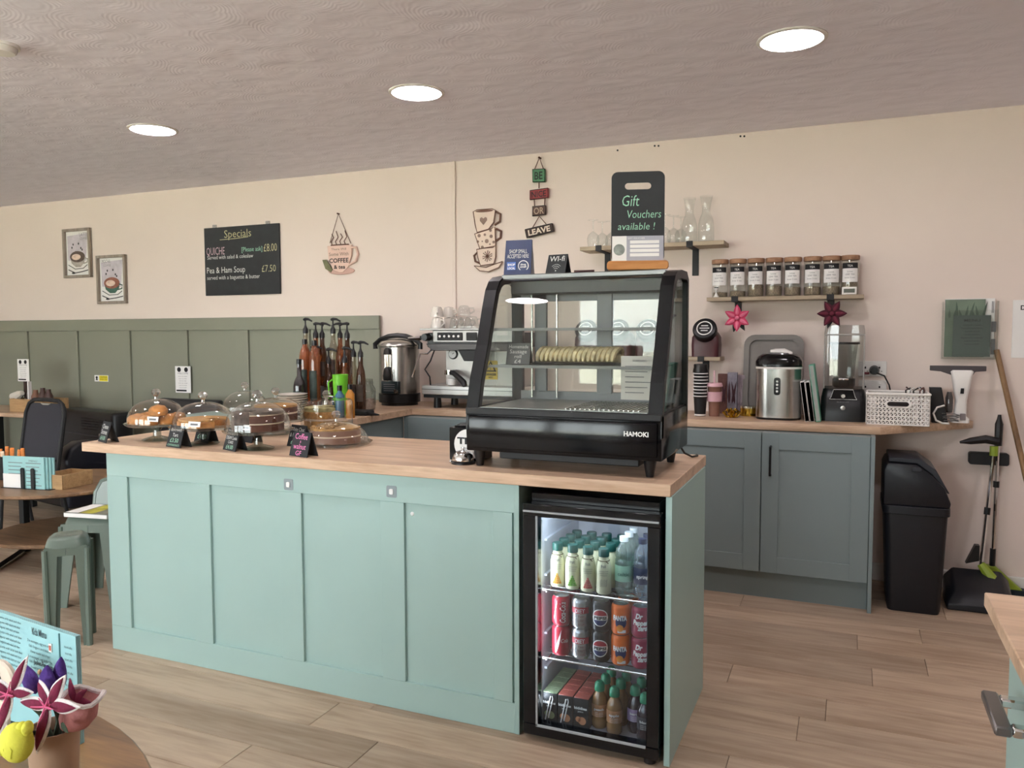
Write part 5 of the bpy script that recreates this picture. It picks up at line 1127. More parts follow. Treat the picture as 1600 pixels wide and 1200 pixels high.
a = ay(1116, 645, 4.60); t = thing('pink_tumbler', 'pink lidded tumbler with a straw', 'tumbler', (a.x, 4.60, TB)); k = 1.0
M().lathe([(0, 0), (.029, 0), (.031, .01), (.038, .155), (.040, .18)], 20).build('tumbler_body', pm('rosy_bronze', '8A6254', .2, coat=.6), t)
M().lathe([(.0385, .085), (.0415, .085), (.0435, .14), (.041, .14)], 20).build('grip_band', pm('pale_pink', 'E0B2BB', .5), t)
M().lathe([(0, .19), (.042, .19), (.046, .176), (.046, .17), (.0405, .17)], 20).build('lid', pm('pale_pink', 'E0B2BB', .5), t)
M().tube([(0.0, -.005, .05), (-.002, -.004, .26)], .0055, 8).build('straw', pm('pale_pink_straw', 'E5BEC4', .5), t)
# cards & boxes behind
for q0, q1, pt, Y, hx, lb in ((1121, 1136, 584, 4.76, '6E4B45', 'brown card box behind the pink tumbler'), (1136, 1151, 582, 4.74, '908C98', 'blue patterned box beside the brown box'), (1151, 1163, 586, 4.79, 'A99AA2', 'lilac grey booklet against the wall')):
    x0, x1, z_ = fit(q0, q1, pt, 640, Y); t = thing('card_box', lb, 'box', ((x0+x1)/2, Y, TB)); w_ = (x1-x0)/2
    M().box(-w_, w_, 0, .03, 0, z_-TB).build('box_body', pm('boxcol_'+hx, hx, .5, var=.3, scale=25), t, .001)
    m = M()
    for i in range(3): m.leaf((-w_*.6+i*w_*.6, -.0006, (z_-TB)*.25), (math.sin(i*2)*.2, 0, 1), (0, -1, 0), (z_-TB)*.55, w_*.5, .0008)
    m.build('printed_leaves', pm('dark_wine', '4A2A34', .6) if hx != 'A99AA2' else pm('pale_lilac', 'C3B7BD', .6), t)
a = ay(1143, 650, 4.56); t = thing('gold_ribbon_bow', 'shiny gold ribbon bow lying beside the tumbler', 'ribbon', (a.x, 4.56, TB)); GOLD = pm('gold_foil', 'C9A544', .18, metal=1, var=.2, scale=30)
for i in range(7):
    an = R(360/7*i); q = .045; M().tube([(0, 0, .008), (q*.6*math.cos(an), q*.6*math.sin(an), .046), (q*1.1*math.cos(an), q*1.1*math.sin(an), .03), (q*.6*math.cos(an+.2), q*.6*math.sin(an+.2), .004), (0, 0, .006)], .007, 5).build('loop', GOLD, t)
a = ay(1170, 640, 4.70); t = thing('round_gold_tin', 'round gold tin half hidden behind the ice maker', 'tin', (a.x, 4.70, TB)); M().lathe([(0, 0), (.05, 0), (.05, .045), (0, .045)], 22).build('tin_body', GOLD, t); M().lathe([(0, .045), (.052, .045), (.052, .056), (0, .058)], 22).build('lid', pm('silver_lid', 'C9C3B5', .2, metal=1), t)

# ------------------------------------------------------------------ urn, coffee machine and the corner
yu = 4.60; x0, x1, z_ = fit(594, 656, 540, 632, yu); k = (x1-x0)/2*.87
t = thing('water_urn', 'tall steel hot water urn with a black base and lid handle', 'urn', ((x0+x1)/2, yu, TB)); H = ay(625, 541, yu-k).z-TB
M().lathe([(0, .06), (k, .06), (k, H)], 36).build('steel_body', STEEL, t)
M().lathe([(0, 0), (k*.9, 0), (k*.9, .015), (k*1.03, .02), (k*1.03, .075), (k, .08)], 32).build('base', BLACK, t)
M().lathe([(k*1.01, H-.008), (k*1.03, H), (k*1.02, H+.012), (k*.9, H+.03), (k*.5, H+.045), (0, H+.05)], 32).build('lid', STEEL, t)
M().tube([(-k*1.28, -.02, H-.02), (-k*1.30, -.02, H+.012), (-k*1.0, -.02, H+.042), (-k*.5, -.02, H+.064), (0, -.02, H+.07), (k*.5, -.02, H+.064), (k*1.0, -.02, H+.042), (k*1.30, -.02, H+.012), (k*1.28, -.02, H-.02)], .017, 8).build('lid_handle', BLACK, t)
M().box(-.055, .075, -k*1.06, -k*.8, .08, .165).build('control_panel', pm('dark_green_panel', '1D2A2C', .3), t, .004)
m = M()
for i in range(4): m.box(-.035, .05, -k*1.065, -k*1.06, .10+.014*i, .104+.014*i)
m.build('panel_print', GREYINK, t)
M().box(-.03, .026, -k*1.05, -k*.9, .175, H-.03).build('gauge_plate', STEEL, t, .003)
M().tube([(-.002, -k*1.08, .2), (-.002, -k*1.08, H-.05)], .010, 8).build('sight_glass', glass('gauge_glass', 'E8E4DC', .2, .7), t)
M().lathe([(0, 0), (.028, 0), (.024, .03), (.012, .045), (0, .046)], 14, (0, -k*1.09, H-.055)).build('gauge_cap', BLACK, t)
M().lathe([(0, 0), (.026, .0), (.03, .03), (.024, .07), (.010, .09), (0, .09)], 14, (0, -k*1.13, .17)).build('tap', BLACK, t)
M().lathe([(0, -.012), (.013, -.01), (.015, 0)], 12, (.06, -k*1.06, .10), 'y').build('dial', STEEL, t)
# machine
ym = 4.44; x0, x1, z_ = fit(662, 770, 518, 632, ym); xr_ = x0+.68
t = thing('espresso_machine', 'steel espresso machine with a black head, behind the display case', 'coffee machine', (x0, ym, TB)); WM = xr_-x0
z = lambda py: ay(700, py, ym).z-TB
BRUSH = pm('satin_steel', 'C9C7C4', .32, metal=.85, var=.04)
M().box(-.01, WM, -.005, .34, z(632)+.06, z(603)).build('drip_base', BRUSH, t, .004); M().box(-.01, WM, -.007, -.004, z(609)-.001, z(609)+.002).build('drip_seam', INK, t)
M().box(.0, WM, .0, .33, z(632)+.04, z(632)+.06).build('base_skirt', BLACK, t)
M().box(.10, WM-.05, .12, .34, z(603), z(545)).build('back_splash', pm('pale_steel', 'B9B6B1', .45, metal=.5), t, .002)
M().box(.0, WM, .05, .40, z(543), z(520)).build('upper_body', BLACK, t, .006)
M().box(.07, WM, .0, .06, z(535), z(516)).build('front_fascia', pm('grey_steel', '9C9A98', .42, metal=.7), t, .004)
M().box(-.02, WM+.01, -.01, .40, z(516), z(513)).build('cup_tray', pm('grey_steel', '9C9A98', .42, metal=.7), t, .002)
M().box(.105, .285, -.006, .0, z(532), z(519.5)).build('button_panel', MATB, t, .003); M().box(.31, .385, -.006, 0, z(532), z(519.5)).build('button_panel', MATB, t, .003)
for i in range(5): M().lathe([(0, -.004), (.0075, -.003), (.008, 0)], 10, (.125+i*.033, -.006, z(525.5)), 'y').build('button', PAPER, t)
M().prism([(.02, z(537)), (WM, z(537)), (WM, z(548)), (.06, z(548))], .0, .06, 'y').build('lower_fascia', pm('dark_fascia', '4A4848', .45, metal=.3), t, .003)
M().prism([(.245, z(545)), (.43, z(545)), (.385, z(564)), (.29, z(564))], .0, .13, 'y').build('brew_group', MATB, t, .004)
M().lathe([(0, -.05), (.022, -.05), (.026, -.02), (.026, 0)], 14, (.035, .0, z(527)), 'y').build('steam_knob', BLACK, t); M().tube([(.0, -.03, z(528)), (-.085, -.04, z(529))], [.016, .008], 8).build('steam_lever', CHROME, t)
M().tube([(.055, .03, z(545)), (.03, .0, z(553)), (-.01, -.02, z(553)), (-.06, -.04, z(590))], .0065, 7).build('steam_wand', CHROME, t)
M().tube([(.06, .05, z(545)), (.035, .03, z(565)), (.0, .02, z(578)), (.03, .03, z(590)), (.035, .03, z(603))], .005, 6).build('hose', BLACK, t)
M().lathe([(0, -.012), (.030, -.012), (.034, -.004), (.034, 0)], 20, (.155, .12, z(554)), 'y').build('gauge_rim', BLACK, t); M().lathe([(0, -.0135), (.026, -.0135), (.026, -.012)], 20, (.155, .12, z(554)), 'y').build('gauge_face', PAPER, t); M().tube([(.155, .105, z(554)), (.167, .105, z(552))], .0015, 4).build('gauge_needle', INK, t)
M().tube([(.15, .06, z(583)), (.20, .04, z(583)), (.30, -.02, z(597)), (.31, -.025, z(602))], [.014, .018, .02, .016], 10).build('portafilter_handle', BLACK, t); M().lathe([(0, 0), (.036, 0), (.036, .03), (0, .03)], 18, (.155, .07, z(586))).build('portafilter', CHROME, t)
M().lathe([(.020, 0), (.028, .004), (.030, .045), (.027, .045)], 16, (.18, .05, z(603))).build('cup_under_spout', WHITE, t)
# warning sign on it
wx = .425; pz = z(592)
o = M().box(wx-.05, wx+.045, .1155, .1195, pz-.005, pz+.115).build('warning_plate', pm('warning_yellow2', 'D8B93A', .5), t)
M().prism([(wx-.042, pz+.045), (wx+.038, pz+.045), (wx-.002, pz+.112)], .1135, .1155, 'y').build('triangle_edge', INK, o); M().prism([(wx-.028, pz+.053), (wx+.024, pz+.053), (wx-.002, pz+.098)], .1125, .1135, 'y').build('triangle_field', pm('warning_yellow2', 'D8B93A', .5), o)
m = M().box(wx-.0045, wx+.0005, .1118, .1125, pz+.068, pz+.088).box(wx-.0045, wx+.0005, .1118, .1125, pz+.058, pz+.063); m.text('DANGER', .02, (wx-.002, .115, pz+.020), (1, 0, 0), (0, 0, 1), 'C', .08, .04).text('HOT', .014, (wx-.002, .115, pz+.003), (1, 0, 0), (0, 0, 1), 'C', .03, .04); m.build('lettering', INK, o)
for a, b in ((.08, .04), (.08, .28), (WM-.08, .04), (WM-.08, .28)): M().lathe([(0, 0), (.026, 0), (.022, z(632)+.045), (0, z(632)+.045)], 12, (a, b, 0)).build('foot', BLACK, t)
ztm = TB+z(513)
def mug(x, y, zz, h, mat_, label, nm='mug', ha=-25):
    t = thing(nm, label, 'cup', (x, y, zz), R(ha), 'cups on the coffee machine'); k = h/.07
    M().lathe([(0, .0), (.042, 0), (.043, .006), (.036, .05), (.027, .066), (0, .07)], 20).xf(Matrix.Scale(k, 4)).build('cup_body', mat_, t)
    M().tube([(.036, 0, .052), (.062, 0, .050), (.066, 0, .030), (.042, 0, .016)], .0055, 7).xf(Matrix.Scale(k, 4)).build('handle', mat_, t)
POR = pm('white_porcelain', 'E6DFD6', .2, coat=.4)
xm1 = ay(684, 505, 4.60).x
mug(xm1, 4.60, ztm, .075, POR, 'upturned white cup, lower of the pair on the coffee machine'); mug(xm1-.004, 4.60, ztm+.076, .07, POR, 'upturned white cup, upper of the pair on the coffee machine', ha=-60)
mug(xm1+.02, 4.72, ztm, .075, POR, 'upturned white cup at the back of the coffee machine', ha=10); mug(xm1+.02, 4.72, ztm+.076, .07, POR, 'upper white cup at the back of the coffee machine', ha=-10)
for i, (q, dy) in enumerate(((714, 0), (737, .0), (726, .12))):
    x_ = ay(q, 505, 4.60+dy).x; mug(x_, 4.60+dy, ztm, .08, GLASS, ['upturned glass cup in the middle of the coffee machine', 'upturned glass cup next to the display case', 'upturned glass cup behind the other two'][i], 'glass_cup', -30+40*i)
x_ = ay(725, 485, 4.62).x; mug(x_, 4.62, ztm+.081, .07, GLASS, 'upturned glass cup stacked on top of the others', 'glass_cup', 20)

# syrup bottles on a two step rack
RK = thing('bottle_rack', 'black two step rack holding pump bottles', 'rack', (-2.95, 3.98, TB))
M().box(-.20, .13, -.05, .06, 0, .012).box(-.20, .15, .06, .17, 0, .15).build('steps', MATB, RK, .003)
def pump(x, y, zz, liq, tall, label, hd=0):
    t = thing('syrup_bottle', label, 'bottle', (x, y, zz), R(hd), 'pump syrup bottles')
    M().lathe([(0, 0), (.027, 0), (.0285, .005), (.0285, tall*.60), (.024, tall*.74), (.0145, tall*.84), (.0135, tall)], 16).build('bottle_body', liq, t)
    M().lathe([(.0291, tall*.2), (.0291, tall*.5)], 12, a0=R(210), a1=R(330)).build('label', pm('syrup_label', '4B4038', .6, var=.4, scale=30), t)
    M().lathe([(0, tall-.004), (.017, tall-.004), (.017, tall+.022), (.010, tall+.034), (.005, tall+.05), (.005, tall+.08), (0, tall+.08)], 12).build('pump_collar', BLACK, t)
    M().tube([(-.012, 0, tall+.082), (.0, 0, tall+.086), (.03, 0, tall+.084), (.058, 0, tall+.072)], [.009, .010, .007, .005], 7).build('pump_spout', BLACK, t)
SY = [glass('syrup_amber', 'C98B5A', .08, .5, solid=.12), glass('syrup_clear', 'DCD6C6', .09, .6, solid=.06), glass('syrup_brown', '8A6248', .08, .5, solid=.15)]
yb = 4.09; 
for i, (q, dy) in enumerate(((477, 0), (493, .0), (503, .045), (520, .0), (531, .045), (542, .0))):
    tp = 498 if i in (0, 3) else 505; p = ay(q, tp, yb+dy); hh = p.z-(TB+.15)-.088
    pump(p.x, yb+dy, TB+.15, SY[(i*2+1) % 3], hh, 'black pump syrup bottle on the upper rack step, number %s from the left' % ('one', 'two', 'three', 'four', 'five', 'six')[i], (-10, 0, 8, -5, 185, 180)[i])
for i, (q, tp, Y) in enumerate(((489, 541, 3.96), (513, 545, 3.97), (538, 543, 3.96), (552, 534, 4.04), (563, 534, 4.02))):
    p = ay(q, tp, Y); hh = p.z-(TB+(.012 if i < 3 else 0))-.088
    pump(p.x, Y, TB+(.012 if i < 3 else 0), SY[(i+1) % 3], hh, 'black pump syrup bottle in the lower row, number %s from the left' % ('one', 'two', 'three', 'four', 'five')[i], (20, 5, 0, -8, -5)[i])
def liquor(px, Y, ptop, pbody, liq, r_, label):
    p = ay(px, ptop, Y); H = p.z-TB; hb = ay(px, pbody, Y).z-TB; t = thing('spirit_bottle', label, 'bottle', (p.x, Y, TB))
    M().lathe([(0, 0), (r_*.95, 0), (r_, .006), (r_, hb-.03), (r_*.8, hb), (.014, hb+.03), (.0125, H-.02)], 18).build('bottle_body', liq, t)
    M().lathe([(0, H-.03), (.0155, H-.03), (.0155, H), (0, H)], 12).build('cap', BLACK, t)
    M().lathe([(r_+.0008, hb*.25), (r_+.0008, hb*.7)], 12, a0=R(215), a1=R(325)).build('label', pm('dark_bottle_label', '2C3A34', .6, var=.4, scale=30), t)
liquor(467, 3.80, 561, 595, pm('dark_bottle', '241D20', .12, coat=.6), .036, 'dark square shouldered spirit bottle at the left of the bottle group')
liquor(476, 3.90, 530, 548, glass('amber_glass', 'D08A5C', .08, .5, solid=.2), .034, 'amber spirit bottle behind the dark one'); liquor(491, 3.88, 532, 550, glass('amber_glass', 'D08A5C', .08, .5, solid=.2), .032, 'second amber spirit bottle next to the pump bottles')
p = ay(532, 610, 3.84); t = thing('green_cup', 'bright green plastic cup among the bottles', 'cup', (p.x, 3.84, TB)); H = ay(532, 585, 3.84).z-TB
M().lathe([(0, .0), (.034, .0), (.046, H), (.043, H), (.033, .006), (0, .006)], 22).build('cup_body', pm('lime_green', '6CBF2A', .4), t); M().tube([(-.044, 0, H*.9), (-.07, -.02, H*.8), (-.066, -.02, H*.5), (-.038, 0, H*.45)], .005, 6).build('handle', pm('lime_green', '6CBF2A', .4), t)
for q, hx, pt, lb in ((531, '3F6E8E', 612, 'small blue bottle in front of the green cup'), (547, 'B97A1E', 610, 'small amber yellow bottle right of the green cup')):
    p = ay(q, 625, 3.74); H = ay(q, pt, 3.74).z-TB; t = thing('small_bottle', lb, 'bottle', (p.x, 3.74, TB)); M().lathe([(0, 0), (.024, 0), (.026, .005), (.026, H-.02), (.012, H), (.012, H+.01)], 14).build('bottle_body', pm('sm_'+hx, hx, .25, coat=.4), t); M().lathe([(0, H+.006), (.014, H+.006), (.014, H+.035), (0, H+.036)], 12).build('cap', BLACK, t)
p = ay(513, 625, 3.72); t = thing('steel_jug', 'small steel milk jug behind the straight cake dome', 'jug', (p.x, 3.72, TB)); M().lathe([(0, 0), (.04, 0), (.042, .05), (.034, .1), (.038, .12)], 18).build('jug_body', CHROME, t); M().tube([(-.038, 0, .1), (-.07, 0, .09), (-.068, 0, .05), (-.042, 0, .03)], .005, 6).build('handle', CHROME, t)
p = az(570, 640, TB); t = thing('glass_drink_jar', 'glass jar with a handle beside the urn', 'jar', (p.x, p.y, TB)); H = ay(570, 592, p.y).z-TB; k = .066
JG = glass('jar_glass', 'E9EBE8', .13, .75)
M().lathe([(0, .004), (k, .004), (k*1.03, .03), (k*1.03, H*.68), (k*.78, H*.82), (k*.78, H)], 24).build('jar_body', JG, t); M().lathe([(k*.80, H*.84), (k*.84, H*.86), (k*.84, H*.90), (k*.80, H*.92)], 20).build('screw_thread', GLASS, t); M().lathe([(0, .006), (k*.95, .006), (k*.96, .07), (0, .075)], 20).build('contents', pm('sugar_lumps', 'B7A9A0', .7, var=.3, scale=60), t)
M().tube([(k, 0, H*.62), (k*1.5, 0, H*.58), (k*1.5, 0, H*.3), (k, 0, H*.24)], .007, 7).build('handle', GLASS, t)
p = az(566, 648, TB); t = thing('black_cloth_pad', 'black tamping mat in front of the glass jar', 'mat', (p.x, p.y, TB)); M().prism(rrect(-.10, .06, -.06, .05, .02), 0, .028).build('pad', MATB, t, .006); M().tube([(.05, -.02, .012), (.09, -.03, .010), (.13, -.02, .006)], [.014, .010, .004], 6).build('tail', MATB, t)
# plates
yp_ = 3.62; xp = ay(457, 640, yp_).x; ztop = ay(457, 617, yp_).z; n = 9
for i in range(n):
    z_ = ztop-.006-i*.0125; o = M().lathe([(0, .0), (.05, 0), (.055, .002), (.084, .011), (.086, .013), (.082, .0135), (.05, .005), (0, .004)], 30).build('plate', POR); o.location = (xp, yp_, z_)
    tag(o, 'white plate behind the cake domes, %s in its stack' % ('topmost', 'second from top', 'third from top', 'fourth from top', 'middle one', 'fourth from bottom', 'third from bottom', 'second from bottom', 'bottom one')[i], 'plate', 'stacked white plates')
zb_ = ztop-.006-(n-1)*.0125
tag(M().prism(rrect(xp-.085, xp+.085, yp_-.085, yp_+.085, .02), TB, zb_).build('plate_box', MATB, None, .003), 'dark box under the stack of white plates', 'box')

# ------------------------------------------------------------------ bin, broom, pole
pl = az(1386, 937, 0); pr_ = az(1472, 950, 0)
yb_ = 4.36; x0 = ay(1385, 940, yb_).x; x1 = ay(1470, 948, yb_).x
t = thing('swing_bin', 'tall black swing top bin beside the cabinets', 'bin', ((x0+x1)/2, yb_, 0)); w_ = (x1-x0)/2; zz = lambda py: ay(1430, py, yb_).z
Zr = zz(800); Zt = zz(720)
NB = pm('navy_black_plastic', '11131B', .4)
M().loft([[(u_, v_, z) for u_, v_ in rrect(-w_*k, w_*k, .0-(k-1)*.1, .33+(k-1)*.1, .03)] for k, z in ((.96, 0), (1.0, .02), (1.17, Zr))]).build('bin_body', NB, t)
M().loft([[(u_, v_, z) for u_, v_ in rrect(-w_*1.24, w_*1.24, -.03, .36, .035)] for z in (Zr-.012, Zr+.03)]).build('rim', NB, t, .003)
lid = [(-w_*1.22, Zr+.03), (w_*1.2, Zr+.03), (w_*1.24, Zr+.055), (w_*1.0, Zr+.13), (w_*.55, Zt-.07), (w_*.0, Zt-.02), (-w_*1.1, Zt-.015), (-w_*1.22, Zt-.05)]
M().prism(lid, -.02, .35, 'y').build('hood', NB, t, .008, 2)
M().prism([(-w_*1.05, Zt-.012), (w_*.0, Zt-.016), (w_*.55, Zt-.066), (w_*1.12, Zr+.10), (w_*1.2, Zr+.10), (w_*.7, Zt-.045), (w_*.1, Zt+.008), (-w_*1.05, Zt+.01)], .01, .32, 'y').build('swing_flap', pm('charcoal_plastic', '2D2F36', .4), t, .003)
M().box(-w_*.2, w_*.15, -.024, -.016, Zt-.05, Zt-.03).build('flap_notch', pm('charcoal_plastic', '2D2F36', .4), t, .002)
# broom holder + brush + dustpan
x0, z1 = wq(1513, 705); x1, z0 = wq(1575, 727)
t = thing('tool_bracket', 'black wall bracket holding the broom and dustpan', 'bracket', (x0, WB, z0)); M().prism(rrect(0, x1-x0, 0, z1-z0, .012), -.05, 0, 'y').build('bracket_body', MATB, t, .003)
LIME = pm('lime_plastic', '93A832', .45)
yk = WB-.095
def P3(px, py, Y=None): v = ay(px, py, Y or yk); return (v.x, v.y, v.z)
a, b = Vector(P3(1553, 706)), Vector(P3(1532, 892, WB-.20))
t = thing('long_handled_dustpan', 'black long handled dustpan with lime green trim, leaning in the corner', 'dustpan', (b.x, b.y, 0)); O = Vector((b.x, b.y, 0))
q = lambda v: Vector(v)-O
M().tube([q(a), q(b)], .010, 8).build('pole', CHROME, t); mid = a.lerp(b, .5); M().tube([q(a.lerp(b, .47)), q(a.lerp(b, .53))], .015, 8).build('joint', BLACK, t)
M().tube([q(a)+Vector((0, 0, -.02)), q(a)+Vector((0, 0, .03))], .020, 8).build('collar', LIME, t)
g = Vector(P3(1553, 690)); M().tube([q(g)+Vector((.02, 0, .0)), q(g)+Vector((-.04, -.01, .012)), q(g)+Vector((-.11, -.02, .0)), q(g)+Vector((-.16, -.03, -.008))], [.02, .022, .018, .006], 8).build('grip', BLACK, t)
px0 = az(1484, 945, 0); w0 = .17
M().loft([[(-.17, -.20, .0), (.13, -.20, .0), (.13, .02, .0), (-.17, .02, .0)], [(-.17, -.20, .03), (.13, -.20, .03), (.13, .02, .12), (-.17, .02, .12)], [(-.13, -.15, .09), (.09, -.15, .09), (.09, .01, .17), (-.13, .01, .17)]]).build('pan', NB, t, .006)
M().tube([(.0, .0, .20), (.05, -.02, .13), (.10, -.06, .07)], [.02, .03, .026], 8).build('lime_neck', LIME, t); M().prism([(-.07, .20), (-.01, .22), (-.01, .30), (-.03, .30)], -.02, .02, 'y').build('hinge', BLACK, t)
a, b = Vector(P3(1562, 648, WB-.06)), Vector(P3(1550, 888, WB-.075))
t = thing('broom', 'thin broom with black grip and lime green head, behind the dustpan', 'broom', (b.x, b.y, 0)); O = Vector((b.x, b.y, 0))
c_ = a.lerp(b, .2); M().tube([q(c_), q(b)], .010, 8).build('pole', CHROME, t); M().tube([q(a), q(a.lerp(b, .03)), q(a.lerp(b, .06)), q(c_)], [.008, .012, .020, .018], 8).build('grip', BLACK, t)
M().tube([q(a.lerp(b, .43)), q(a.lerp(b, .47))], .015, 8).build('joint', BLACK, t); M().tube([q(a.lerp(b, .87)), q(b)], .014, 8).build('socket', BLACK, t)
zb2 = b.z; M().loft([[(u_+.06*k2, v_, zb2-k2*.10) for u_, v_ in rrect(-.03-.02*k2, .03+.05*k2, -.02, .03, .012)] for k2 in (-.15, .4, 1)]).build('head', LIME, t, .003)
M().loft([[(u_+.04, v_, z_) for u_, v_ in rrect(-.05, .13, -.024, .034, .012)] for z_ in (.005, zb2-.10)]).build('bristles', pm('dark_teal_bristle', '1B2C33', .8, var=.3, scale=60, bump=.5, bscale=200), t)
# wooden pole
a = Vector(P3(1557, 547, WB-.03)); b = Vector(P3(1640, 905, WB-.35)); dirv = (b-a)/(b.z-a.z); b2 = a+dirv*(0.0-a.z)
tag(M().tube([a, b2], .014, 10).build('wooden_pole', wood('pole_wood', '6E533A', '94734F', 'z', 9, 12, .5)), 'plain wooden pole leaning against the wall beside the notice', 'pole')
# ------------------------------------------------------------------ seating side, left
TABW = wood('dark_oak_table', '6A503A', '8E6E50', 'x', 8, 12, .45, dark='553F2D')
# high table against the wall
yh = 4.56; p = ay(50, 640, yh-.25); xh = p.x; zh = .765
t = thing('wall_table', 'oak topped table against the wainscot at the far left', 'table', (xh-.6, yh, 0))
M().box(-.6, .6, -.25, .27, zh-.03, zh).build('tabletop', OAK, t, .003)
for a, b in ((-.5, -.2), (.5, -.2), (-.5, .22), (.5, .22)): M().box(a-.02, a+.02, b-.02, b+.02, 0, zh-.03).build('leg', MATB, t)
t = thing('wooden_caddy', 'light wood caddy box on the wall table', 'box', (xh-.23, yh-.02, zh)); CRW = wood('light_crate_wood', '9F7D55', 'BF9C70', 'x', 8, 16, .55)
for bx in ((-.20, .20, -.12, -.108), (-.20, .20, .108, .12), (-.20, -.188, -.108, .108), (.188, .20, -.108, .108)): M().box(*bx, 0, .11).build('side_board', CRW, t, .001)
M().box(-.188, .188, -.108, .108, .0, .008).build('base_board', CRW, t)
for i, (dx, hh, mt, lb) in enumerate(((-.13, .20, GLASS, 'clear glass jar in the wooden caddy'), (-.04, .17, pm('rust_pot', '7D5440', .6), 'rust brown pot in the wooden caddy'), (.05, .19, pm('dark_sauce', '4A2E26', .3), 'dark brown sauce bottle in the wooden caddy'), (.12, .18, pm('dark_sauce', '4A2E26', .3), 'second brown sauce bottle in the caddy'))):
    o = M().lathe([(0, 0), (.034, 0), (.034, hh*.7), (.02, hh*.85), (.018, hh), (0, hh)], 14).build('condiment_jar', mt); o.location = (xh-.23+dx, yh-.02, zh+.009); tag(o, lb, 'jar')
t = thing('napkin_bundle', 'cream wrapped bundle lying in the caddy', 'napkin', (xh-.42, yh-.08, zh+.12)); M().tube([(-.06, 0, 0), (0, .01, .01), (.07, 0, .035)], [.03, .04, .02], 8).build('roll', pm('cream_napkin', 'D8CFC2', .8), t)
a = ay(44, 561, yh-.1); 
t = infocard(27.5, 561, 46.5, 596, yh-.05, 'white information card on a dark stand on the wall table', 'table_card'); x_ = ay(38, 600, yh-.05).x-t.location.x
M().box(x_-.012, x_+.02, .001, .02, zh-t.location.z, .02).build('stand_post', pm('dark_brown_wood', '3A2620', .5), t); M().box(ay(44.5, 600, yh-.05).x-t.location.x+.012, ay(44.5, 600, yh-.05).x-t.location.x+.024, -.02, .01, zh-t.location.z, .0).build('stand_edge', PAPER, t)

# banquet chair
cyl = ay(54, 690, 3.90)
def banquet(x, y, rz, label):
    t = thing('banquet_chair', label, 'chair', (x, y, 0), rz); t.scale = (1, 1, .965); FAB = pm('charcoal_fabric', '34343A', .85, bump=.15, bscale=250); W = .215
    ys = lambda z: -.02-.16*(z-.45)
    pts = rrect(-W, W, .50, .935, .075, 5)
    M().loft([[(u_, ys(v_), v_) for u_, v_ in pts], [(u_*.98, ys(v_)-.03, v_*.995+.003) for u_, v_ in pts]]).build('backrest', FAB, t)
    fr = [(-W-.01, ys(.44), .44)]+[(-W-.01, ys(z_), z_) for z_ in (.6, .75, .86)]+[(-W+.02, ys(.92), .93), (-W+.07, ys(.95), .957), (0, ys(.96), .962), (W-.07, ys(.95), .957), (W-.02, ys(.92), .93)]+[(W+.01, ys(z_), z_) for z_ in (.86, .75, .6)]+[(W+.01, ys(.44), .44)]
    M().tube(fr, .016, 8).build('back_frame', MATB, t)
    M().prism([(-.06, .935), (.06, .935), (.03, .922), (-.03, .922)], ys(.93)+.002, ys(.93)+.006, 'y').build('hand_hold', pm('pale_slot', 'A09C90', .6), t)
    M().prism(rrect(-W, W, -.03, .40, .06), .43, .49).build('seat', FAB, t, .015, 2)
    for s in (-1, 1):
        M().tube([(s*(W-.0), -.02, .45), (s*(W+.015), -.10, .0)], .0125, 8).build('leg', MATB, t); M().tube([(s*(W-.0), .36, .44), (s*(W+.01), .40, .0)], .0125, 8).build('leg', MATB, t)
    M().tube([(-W, -.05, .30), (W, -.05, .30)], .010, 8).build('stretcher', MATB, t)
    return t
banquet(cyl.x, 3.90, R(176), 'black padded banquet chair with its frame turned from the wall table')
# black armchair
LEA = pm('black_leather', '15161A', .38, bump=.12, bscale=90); LEN = pm('navy_black_leather', '1E202B', .38, bump=.12, bscale=90)
p0 = ay(108, 632, 4.72); p1 = ay(196, 649, 4.56)
t = thing('black_armchair', 'black leather seat unit with ribbed back and one arm, behind the counter end', 'armchair', ((p0.x+p1.x)/2, (p0.y+p1.y)/2, 0), math.atan2(p1.y-p0.y, p1.x-p0.x)); W = (p1-p0).length/2; H = (p0.z+p1.z)/2
M().prism(rrect(-W, W, -.10, .08, .05), .30, H).build('backrest', LEA, t, .03, 3)
for i in range(5): M().tube([(-W*.1, -.104, H-.06-.022*i), (W*.75, -.104, H-.06-.022*i)], .004, 5).build('back_rib', LEA, t)
M().tube([(-W*.85, -.106, H-.19), (W*.8, -.106, H-.20)], .006, 6).build('seam', pm('grey_seam', '3A3B40', .5), t); M().lathe([(0, -.012), (.014, -.010), (.016, 0)], 12, (W*.55, -.10, H-.185), 'y').build('back_stud', STEEL, t)
for s in (1,):
    pr2 = [(-.50, .10), (-.10, .10), (-.10, .60), (-.40, .60), (-.47, .56), (-.50, .48)]
    M().prism(pr2, s*W-.06 if s < 0 else W-.08, s*W+.08 if s < 0 else W+.06, 'x').build('armrest', LEN, t, .03, 3)
M().prism(rrect(-W+.08, W-.08, -.50, -.10, .05), .26, .44).build('seat_cushion', LEN, t, .03, 3)
M().box(-W+.02, W-.02, -.48, .06, .10, .27).build('base_frame', LEA, t, .01)
for a, b in ((-W+.05, -.44), (W-.05, -.44), (-W+.05, .02), (W-.05, .02)): M().tube([(a, b, .11), (a, b, 0)], [.018, .012], 8).build('leg', CHROME, t)
